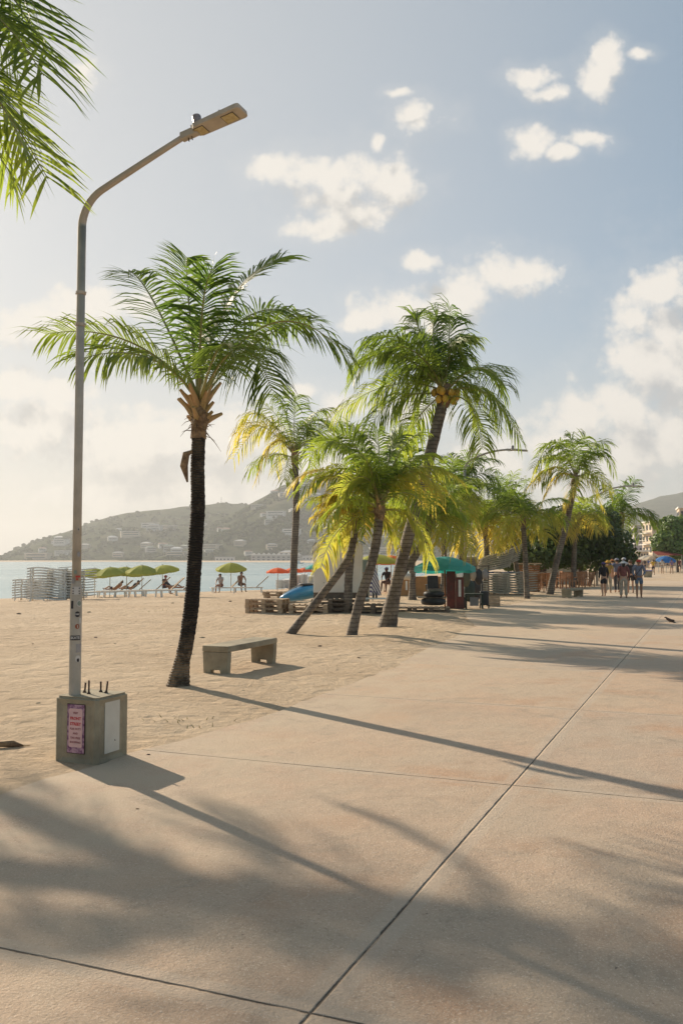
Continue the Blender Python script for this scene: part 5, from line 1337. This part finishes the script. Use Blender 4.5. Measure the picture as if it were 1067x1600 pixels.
# awnings and parasols on the far promenade
for (px, Y, r_, zt, mt, lab) in ((1040, 112, 1.25, 2.1, flat('parasol_blue', (.04, .22, .55), .7, trans=.3), 'bright blue tilted parasol on the far promenade'), (1019, 118, 1.4, 2.2, flat('parasol_cream', (.60, .50, .36), .7, trans=.3), 'cream parasol on the far promenade, left of the blue one'), (1028, 124, 1.4, 2.2, flat('parasol_sand', (.55, .42, .28), .7, trans=.3), 'sand coloured parasol between the cream and blue ones'), (1010, 128, 1.3, 2.3, flat('parasol_white', (.66, .60, .5), .7, trans=.3), 'pale parasol leftmost on the far promenade')):
    e = umbrella(r_, zt, .5, mt, POLEW, rib=False, pole_r=.03, tilt=R(12) if 'tilted' in lab else 0); e.location = (PD(px, 874, Y).x, Y, 0); tag(e, lab, 'parasol', 'parasols on the far promenade')
e = empty('awning', (PD(1042, 874, 116).x, 116, 0), 0, 'faded red awning over the stalls under the bright green tree', 'awning')
a = MB(); a.add([(-1.6, -1, 2.25), (1.6, -1, 2.25), (1.6, 1, 2.75), (-1.6, 1, 2.75)], [(0, 1, 2, 3)]); q = a.build('awning_cloth', flat('awning_red', (.42, .10, .07), .7, trans=.3), e); q.modifiers.new('t', 'SOLIDIFY').thickness = .03
for x in (-1.5, 1.5):
    for (y, z) in ((-.95, 2.24), (.95, 2.72)): a = MB(); a.tube([(x, y, 0), (x, y, z)], .04, 6); a.build('post', POLEW, e)
p = on(1011.5, 903); e = empty('litter_bin', p, R(-20), 'grey concrete bin with a blue lid on the far promenade', 'bin')
a = MB(); a.box((0, 0, .32), (.72, .6, .64)); a.build('bin_body', CONB, e, bevel=.03); a = MB(); a.box((0, 0, .68), (.8, .68, .08)); a.build('lid', flat('bin_blue', (.07, .10, .35)), e, bevel=.02)

# ------------------------------------------------------------------ people
def skin_obj(name, verts, edges, mat, parent, root=0, lev=1):
    me = bpy.data.meshes.new(name); me.from_pydata([v[0] for v in verts], edges, []); me.materials.append(mat)
    o = bpy.data.objects.new(name, me); COL.objects.link(o); o.parent = parent
    md = o.modifiers.new('skin', 'SKIN'); md.use_smooth_shade = True
    sv = me.skin_vertices[0].data if me.skin_vertices else me.skin_vertices.new().data
    for i, v in enumerate(verts):
        r_ = v[1]; sv[i].radius = (r_, r_) if not isinstance(r_, tuple) else r_
        sv[i].use_root = (i == root)
    sd = o.modifiers.new('sub', 'SUBSURF'); sd.levels = lev; sd.render_levels = lev
    return o
HAIRS = {k: flat('hair_' + k, c, .7) for k, c in {'dark': (.03, .02, .015), 'brown': (.12, .07, .04), 'grey': (.4, .37, .33)}.items()}
cloth_cache = {}
def cloth(nm, c):
    if nm not in cloth_cache: cloth_cache[nm] = M('cloth_' + nm, c, tuple(v * .6 for v in c), 9, .85)
    return cloth_cache[nm]
SKINS = {'light': flat('skin_light', (.50, .29, .19), .55), 'tan': flat('skin_tan', (.36, .19, .11), .55), 'dark': flat('skin_dark', (.11, .06, .04), .55)}
def person(loc, rz, label, pose='stand', skin='light', top=('grey', (.25, .26, .30)), bottom=('blue', (.12, .17, .26)), short=True, hat=None, hair='dark', h=1.0, sleeves='short', bagc=None, step=.0, arm=(0, 0), group=None, female=False):
    o = empty('person', loc, rz, label, 'person', group); o.scale = (h, h, h)
    S = SKINS[skin]; hipw = .095; shw = .175 if female else .195
    if pose == 'stand':
        pel = V((0, 0, .94)); J_ = dict(pel=pel, waist=V((0, .0, 1.08)), chest=V((0, .01, 1.28)), neck=V((0, 0, 1.46)), head=V((0, .015, 1.57)), top=V((0, .01, 1.69)))
        for sd, sx in (('l', -1), ('r', 1)):
            st = step * sx
            J_['hip' + sd] = V((sx * hipw, 0, .90)); J_['knee' + sd] = V((sx * .10, st * .5 + .03, .49)); J_['ank' + sd] = V((sx * .105, st - .0, .085)); J_['toe' + sd] = V((sx * .125, st + .16, .03))
            J_['sh' + sd] = V((sx * shw, 0, 1.41)); up = arm[0 if sx < 0 else 1]
            J_['el' + sd] = V((sx * (shw + .06), -.03 + .05 * up, 1.14)); J_['wr' + sd] = V((sx * (shw + .04 - .16 * up), .06 + .20 * up, .91 + .22 * up))
    elif pose == 'sit':       # facing +y, seat height .42
        J_ = dict(pel=V((0, 0, .52)), waist=V((0, .03, .66)), chest=V((0, .08, .86)), neck=V((0, .13, 1.03)), head=V((0, .17, 1.14)), top=V((0, .18, 1.25)))
        for sd, sx in (('l', -1), ('r', 1)):
            J_['hip' + sd] = V((sx * hipw, .03, .50)); J_['knee' + sd] = V((sx * .13, .44, .52)); J_['ank' + sd] = V((sx * .13, .48, .10)); J_['toe' + sd] = V((sx * .15, .64, .05))
            J_['sh' + sd] = V((sx * shw, .10, .98)); J_['el' + sd] = V((sx * (shw + .05), .24, .76)); J_['wr' + sd] = V((sx * .14, .44, .62))
    else:                     # lying back on a lounger, feet to +y
        J_ = dict(pel=V((0, 0, .47)), waist=V((0, -.12, .53)), chest=V((0, -.28, .66)), neck=V((0, -.42, .79)), head=V((0, -.50, .87)), top=V((0, -.57, .96)))
        for sd, sx in (('l', -1), ('r', 1)):
            kn = .62 if sx < 0 else .46
            J_['hip' + sd] = V((sx * hipw, .04, .46)); J_['knee' + sd] = V((sx * .10, .42, kn)); J_['ank' + sd] = V((sx * .10, .80, .42)); J_['toe' + sd] = V((sx * .12, .86, .54))
            J_['sh' + sd] = V((sx * shw, -.37, .74)); J_['el' + sd] = V((sx * (shw + .07), -.16, .56)); J_['wr' + sd] = V((sx * .17, .08, .53))
    vs = []; es = []; ix = {}
    def add(k, p, r_, par=None):
        ix[k] = len(vs); vs.append((tuple(p), r_))
        if par is not None: es.append((ix[par], ix[k]))
    add('pel', J_['pel'], (.13, .10)); add('waist', J_['waist'], (.115, .09), 'pel'); add('chest', J_['chest'], (.145, .11), 'waist'); add('nb', J_['neck'] * .75 + J_['chest'] * .25, (.09, .075), 'chest')
    add('neck', J_['neck'], .055, 'nb'); add('jaw', J_['head'] * .65 + J_['neck'] * .35, .065, 'neck'); add('head', J_['head'], .085, 'jaw'); add('top', J_['top'] * .8 + J_['head'] * .2, .068, 'head')
    fwd = V((0, 1, 0))
    for sd, sx in (('l', -1), ('r', 1)):
        add('hip' + sd, J_['hip' + sd], .092, 'pel'); add('th' + sd, (J_['hip' + sd] + J_['knee' + sd]) / 2, .078, 'hip' + sd); add('knee' + sd, J_['knee' + sd], .055, 'th' + sd)
        add('cf' + sd, J_['knee' + sd] * .65 + J_['ank' + sd] * .35, .056, 'knee' + sd); add('ank' + sd, J_['ank' + sd], .036, 'cf' + sd); add('toe' + sd, J_['toe' + sd], .03, 'ank' + sd)
        add('sh' + sd, J_['sh' + sd], .062, 'nb'); add('el' + sd, J_['el' + sd], .042, 'sh' + sd); add('wr' + sd, J_['wr' + sd], .028, 'el' + sd)
        d = (J_['wr' + sd] - J_['el' + sd]).normalized(); pc = J_['wr' + sd] + d * .06; add('palm' + sd, pc, (.036, .02), 'wr' + sd)
        lat = d.cross(V((sx, 0, 0))).normalized()
        for k, ln in enumerate((.062, .074, .068, .052)):
            off = lat * (k - 1.5) * .019
            add('f%d' % k + sd, pc + d * .045 + off, .0095, 'palm' + sd); add('g%d' % k + sd, pc + d * (.045 + ln * .6) + off - V((sx, 0, 0)) * .012, .0085, 'f%d' % k + sd)
            add('h%d' % k + sd, pc + d * (.045 + ln) + off - V((sx, 0, 0)) * .03, .007, 'g%d' % k + sd)
        add('t0' + sd, pc + lat * -.035 + d * .005, .011, 'palm' + sd); add('t1' + sd, pc + lat * -.055 + d * .04, .0085, 't0' + sd)
    skin_obj('body', vs, es, S, o)
    hd = J_['head']
    a = MB(); a.ball(hd + V((0, .088, .0)), (.014, .018, .022), 6, 5)
    for sx in (-1, 1): a.ball(hd + V((sx * .085, .0, .0)), (.012, .02, .032), 6, 5)
    a.build('face_features', S, o, smooth='all')
    for sx in (-1, 1): a = MB(); a.ball(hd + V((sx * .032, .078, .022)), (.011, .008, .008), 6, 4); a.build('eye', SK, o)
    a = MB(); a.ball(hd + V((0, .082, -.045)), (.024, .008, .006), 6, 4); a.build('mouth', flat('lip', (.35, .12, .09)), o)
    a = MB(); a.ball(hd + V((0, -.018, .045)), (.094, .102, .088), 12, 8)
    if female: a.ball(hd + V((0, -.07, -.05)), (.075, .05, .13), 10, 6)
    for i, v in enumerate(a.v):
        if v[1] > hd.y + .06 and v[2] < hd.z + .06: a.v[i] = (v[0] * .95, hd.y + .05, v[2])
    a.build('hair', HAIRS[hair], o, smooth='all')
    if top:
        nb_ = J_['neck'] * .75 + J_['chest'] * .25
        tv = [(tuple(J_['chest']), (.165, .128)), (tuple(J_['waist']), (.142, .115)), (tuple(J_['pel'] + (J_['waist'] - J_['pel']) * .15), (.152, .122)), (tuple(nb_), (.10, .085))]; te = [(0, 1), (1, 2), (0, 3)]
        for sd in 'lr':
            k = len(tv); e2 = J_['sh' + sd] * .4 + J_['el' + sd] * .6
            tv += [(tuple(J_['sh' + sd]), .078), (tuple(e2), .064)]; te += [(3, k), (k, k + 1)]
            if sleeves == 'long': tv += [(tuple(J_['el' + sd]), .056), (tuple(J_['wr' + sd] * .9 + J_['el' + sd] * .1), .042)]; te += [(k + 1, k + 2), (k + 2, k + 3)]
        skin_obj('shirt', tv, te, cloth(*top), o)
    if bottom:
        bv = [(tuple(J_['pel'] + (J_['waist'] - J_['pel']) * .3), (.145, .118)), (tuple(J_['pel']), (.15, .12))]; be = [(0, 1)]
        for sd in 'lr':
            k = len(bv); kn = J_['knee' + sd]; hp_ = J_['hip' + sd]
            bv += [(tuple(hp_), .108), (tuple(hp_ * .3 + kn * .7 if short else kn), .088 if short else .078)]; be += [(1, k), (k, k + 1)]
            if not short: bv += [(tuple(J_['ank' + sd] * .85 + kn * .15), .07)]; be += [(k + 1, k + 2)]
        skin_obj('shorts' if short else 'trousers', bv, be, cloth(*bottom), o)
    for sd in 'lr':
        if pose == 'stand':
            a = MB(); q = (J_['ank' + sd] + J_['toe' + sd]) / 2; a.ball((q.x, q.y - .01, .035), (.048, .13, .04), 8, 6); a.build('shoe', cloth('shoe', (.05, .045, .04)), o, smooth='all')
    if hat:
        hm = cloth(*hat[:2]); a = MB(); c = hd + V((0, -.01, .055))
        a.ball(c, (.106, .112, .095), 12, 8)
        for i, v in enumerate(a.v): a.v[i] = (v[0], v[1], max(v[2], c.z - .02))
        if hat[2] == 'cap': a.prism([(-.07, c.z), (.07, c.z), (.06, c.z + .012), (-.06, c.z + .012)], hd.y + .08, hd.y + .19)
        else: a.lathe([(.10, -.012), (.19, -.03), (.19, -.02), (.10, .004)], tuple(c), 16)
        a.build('hat', hm, o, smooth=True)
    if bagc:
        a = MB(); a.tube([J_['sh' + 'l'] + V((.04, .1, .06)), J_['chest'] + V((0, .15, -.05)), J_['pel'] + V((.17, .1, .06))], .012, 5); b0 = J_['pel'] + V((.22, .02, -.02)); a.box(b0, (.08, .2, .22)); a.build('shoulder_bag', cloth(*bagc), o)
    return o
def pat(px, py, **k): return on(px, py)
person(on(998, 936), R(172), 'man in a red cap, grey shirt and blue shorts, at the right of the group', top=('bluegrey', (.23, .25, .31)), bottom=('denim', (.13, .19, .27)), hat=('red', (.55, .05, .03), 'cap'), bagc=('darkbag', (.05, .03, .03)), sleeves='long', step=.10, arm=(.6, .3), h=1.02, skin='tan')
person(on(974, 936), R(-8), 'person in a white sun hat, maroon patterned shirt and beige trousers walking away', top=('maroon', (.23, .08, .07)), bottom=('beige', (.50, .42, .32)), short=False, hat=('white', (.75, .73, .70), 'brim'), sleeves='long', step=-.06, h=.99, female=True)
person(on(943, 933), R(15), 'woman in a black jacket, black shorts and purple cap, leftmost of the walking group', top=('black', (.025, .022, .025)), bottom=('black2', (.03, .03, .035)), hat=('violet', (.13, .09, .25), 'cap'), sleeves='long', step=.07, h=.95, female=True)
person(on(950, 928), R(-20), 'person in a yellow hat and pale trousers just behind the woman in black', top=('mustard', (.45, .30, .08)), bottom=('pale', (.42, .38, .30)), short=False, hat=('yellow', (.75, .42, .05), 'brim'), step=.05, h=1.0)
person(on(957, 925), R(10), 'person in an orange cap and dark blue shirt in the middle of the group', top=('navyplaid', (.08, .09, .15)), bottom=('brown', (.16, .11, .08)), hat=('orange', (.50, .20, .06), 'cap'), sleeves='long', step=-.06, h=1.03)
person(on(964, 927), R(5), 'person in a slate shirt with a red bag, left of the white hat', top=('slate', (.17, .19, .27)), bottom=('darkgrey', (.08, .08, .09)), short=False, hat=('greyhat', (.35, .36, .42), 'cap'), bagc=('redbag', (.5, .04, .04)), step=.05, h=1.06)
person(on(985, 928), R(0), 'person in dark clothes between the white hat and the red cap', top=('dark', (.03, .03, .035)), bottom=('dark3', (.04, .035, .035)), hair='brown', step=-.05, h=1.02)
person(on(975, 924), R(8), 'taller person with a grey headscarf behind the maroon shirt', top=('palecloth', (.5, .48, .48)), bottom=('dark4', (.06, .05, .05)), hat=('scarf', (.6, .6, .62), 'cap'), h=1.08)
far = [(1020, 898, 'distant walker in a bright yellow shirt and dark shorts', ('yel', (.7, .45, .05)), ('dk', (.06, .05, .05))), (1034, 896, 'distant walker in white, right of the yellow shirt', ('wh', (.65, .60, .52)), ('wh2', (.5, .45, .38))), (1049, 896, 'distant walker in a violet shirt', ('vio', (.25, .18, .32)), ('bg', (.35, .3, .25))), (1061, 893, 'distant walker in a maroon shirt near the right edge', ('mar', (.25, .07, .06)), ('dk', (.06, .05, .05))), (1007, 892, 'distant dark figure left of the yellow shirt', ('dk2', (.07, .06, .06)), ('dk', (.06, .05, .05))), (1001, 891, 'farthest pale figure on the promenade, left of the dark one', ('pal', (.5, .42, .36)), ('bg', (.35, .3, .25))), (1042, 889, 'distant figure in red below the blue parasol', ('rd', (.5, .08, .06)), ('dk', (.06, .05, .05))), (1013, 889, 'small distant figure in blue near the cream parasol', ('bl', (.1, .16, .4)), ('bg', (.35, .3, .25)))]
for i, (px, py, lab, t_, b_) in enumerate(far):
    person(on(px, py), R(170 if i % 2 else 10), lab, top=t_, bottom=b_, step=.08 if i % 2 else -.08, group='distant walkers on the promenade', skin='tan')
# beach people
def psit(px, Y, rz, label, pose='sit', z=-.10, **k):
    p = PD(px, 874, Y); return person((p.x, Y, ground_z(p.x, Y) + z), rz, label, pose, **k)
psit(376, 60.6, R(-150), 'bare backed bather sitting on a lounger under the single green umbrella', z=-.02, top=None, bottom=('swim', (.05, .05, .08)), skin='tan', h=1.1)
psit(346, 61.0, R(160), 'bather in a white top sitting left of the single umbrella pole', z=-.05, top=('whitetop', (.6, .55, .52)), bottom=('maroon2', (.2, .05, .06)), hair='dark', h=1.05, female=True)
psit(181, 58.5, R(70), 'bather lying on a lounger beneath the second green umbrella', 'lie', z=.0, top=None, bottom=('swim', (.05, .05, .08)), skin='tan')
psit(206, 59.4, R(75), 'dark haired bather lying under the third green umbrella', 'lie', z=0, top=('blk', (.03, .03, .03)), bottom=('swim', (.05, .05, .08)), skin='tan', female=True)
psit(256, 59.8, R(-100), 'bather with a red cap sitting up near the black palm trunk', 'sit', z=0, top=('maroon3', (.35, .08, .08)), bottom=('swim', (.05, .05, .08)), hat=('redc', (.4, .06, .05), 'cap'), skin='tan')
psit(268, 59.2, R(-95), 'bather in black lying beside the black palm trunk', 'lie', z=0, top=('blk', (.03, .03, .03)), bottom=('swim', (.05, .05, .08)), skin='tan')
sp0 = on(606, 925)
person(V((sp0.x, sp0.y, sp0.z)), R(150), 'person in dark clothes and a blue cap sitting on a stool', 'sit', top=('dark', (.03, .03, .035)), bottom=('brownsh', (.10, .06, .05)), hat=('bluecap', (.10, .15, .28), 'cap'), skin='dark')
st_ = empty('stool', sp0, .3, 'low wooden stool under the seated person in the blue cap', 'stool')
a = MB(); a.box((0, 0, .40), (.34, .34, .03)); a.build('seat', WOODO, st_)
for (x, y) in ((-.13, -.13), (.13, -.13), (-.13, .13), (.13, .13)): a = MB(); a.bar((x, y, .385), (x * 1.2, y * 1.2, 0), .03, .03); a.build('leg', WOODO, st_)

# ------------------------------------------------------------------ bird, husks, small litter
bp = on(1045, 976)
bd = empty('bird', bp, 0, 'small dark bird standing on the pavement at the right', 'bird')
BM = M('dark_feathers', (.045, .03, .025), (.09, .06, .045), 20, .6)
skin_obj('bird_body', [((.0, 0, .12), (.05, .045)), ((.06, 0, .10), (.045, .038)), ((.12, 0, .075), .022), ((.19, 0, .045), (.018, .006)), ((-.05, 0, .155), .035), ((-.085, 0, .19), .024), ((-.105, 0, .197), .018), ((-.14, 0, .192), .004)], [(0, 1), (1, 2), (2, 3), (0, 4), (4, 5), (5, 6), (6, 7)], BM, bd)
for y in (-.018, .018):
    a = MB(); a.tube([(.01, y, .09), (.0, y, .045), (.01, y, .004)], .004, 5)
    for dx, dy in ((-.03, 0), (-.022, .014), (-.022, -.014), (.018, 0)): a.tube([(.01, y, .004), (.01 + dx, y + dy, .003)], .003, 4)
    a.build('leg', RUST, bd)
    a = MB(); a.ball((.05, y * 2.2, .115), (.085, .008, .03), 8, 5); a.build('wing', BM, bd, smooth='all')
hk = on(10, 1168); e = empty('dry_husk', hk, R(20), 'dry brown palm husk lying on the sand at the left edge', 'husk')
a = MB(); a.tube([(-.16, 0, .01), (-.05, .01, .03), (.06, 0, .028), (.15, -.02, .008)], [.004, .025, .03, .006], 7); a.build('husk_shell', FIBRE, e); a = MB(); a.tube([(.14, -.02, .01), (.2, -.04, .012)], .004, 5); a.build('stalk', STUB, e)
LIT = [(347, 1015, .03), (345, 1006, .02), (316, 997, .04), (150, 996, .03), (52, 1008, .02), (180, 1006, .02), (232, 1180, .012), (215, 1265, .008), (60, 1100, .02), (360, 940, .05), (270, 943, .04), (140, 958, .05), (500, 1010, .03), (560, 1030, .02), (380, 1080, .015), (30, 960, .06)]
for i, (px, py, s) in enumerate(LIT):
    p = G(px, py); p.z = max(ground_z(p.x, p.y), .004 if edge_dist(p.x, p.y) > 0 else -1)
    a = MB(); a.ball((0, 0, s * .2), (s * 1.5, s, s * .45), 7, 4, jit=.3); o = a.build('beach_pebble', [RUST, FIBRE, CONB][i % 3], None, loc=p); tag(o, 'small dark bit of debris lying on the open sand', 'debris', 'debris on the sand')
# dry weed patches on the sand: nobody could count the blades
a = MB(); r_ = random.Random(5)
for (px, py, n_, sp_) in ((52, 935, 60, .8), (250, 955, 25, .5), (260, 1130, 20, .35), (590, 962, 40, .5), (330, 945, 20, .5)):
    c = on(px, py)
    for i in range(n_):
        x = c.x + r_.gauss(0, sp_); y = c.y + r_.gauss(0, sp_ * .6); z = ground_z(x, y); hgt = r_.uniform(.02, .06); w_ = .006; dx, dy = r_.uniform(-.04, .04), r_.uniform(-.04, .04)
        a.add([(x - w_, y, z), (x + w_, y, z), (x + dx, y + dy, z + hgt)], [(0, 1, 2)])
tag(a.build('dry_grass', M('dry_weed', (.25, .25, .09), (.35, .28, .13), 9, .9)), 'sparse dry weeds in thin patches on the beach sand', 'weeds', kind='stuff')

# ------------------------------------------------------------------ haze: air between here and the hills
HZ = bpy.data.materials.new('haze_air'); HZ.use_nodes = True; t = HZ.node_tree; t.nodes.clear()
pvn = t.nodes.new('ShaderNodeVolumePrincipled'); oo = t.nodes.new('ShaderNodeOutputMaterial'); t.links.new(pvn.outputs[0], oo.inputs['Volume'])
pvn.inputs['Color'].default_value = (.90, .91, .91, 1); pvn.inputs['Density'].default_value = .00027; pvn.inputs['Anisotropy'].default_value = .25
a = MB(); a.add([(x, y, z) for z in (-6, 262) for (x, y) in ((-6500, -500), (4500, -500), (4500, 7000), (-6500, 7000))], [(0, 3, 2, 1), (4, 5, 6, 7), (0, 1, 5, 4), (1, 2, 6, 5), (2, 3, 7, 6), (3, 0, 4, 7)])
tag(a.build('haze', HZ), 'pale warm haze in the air over the bay', 'haze', kind='stuff')
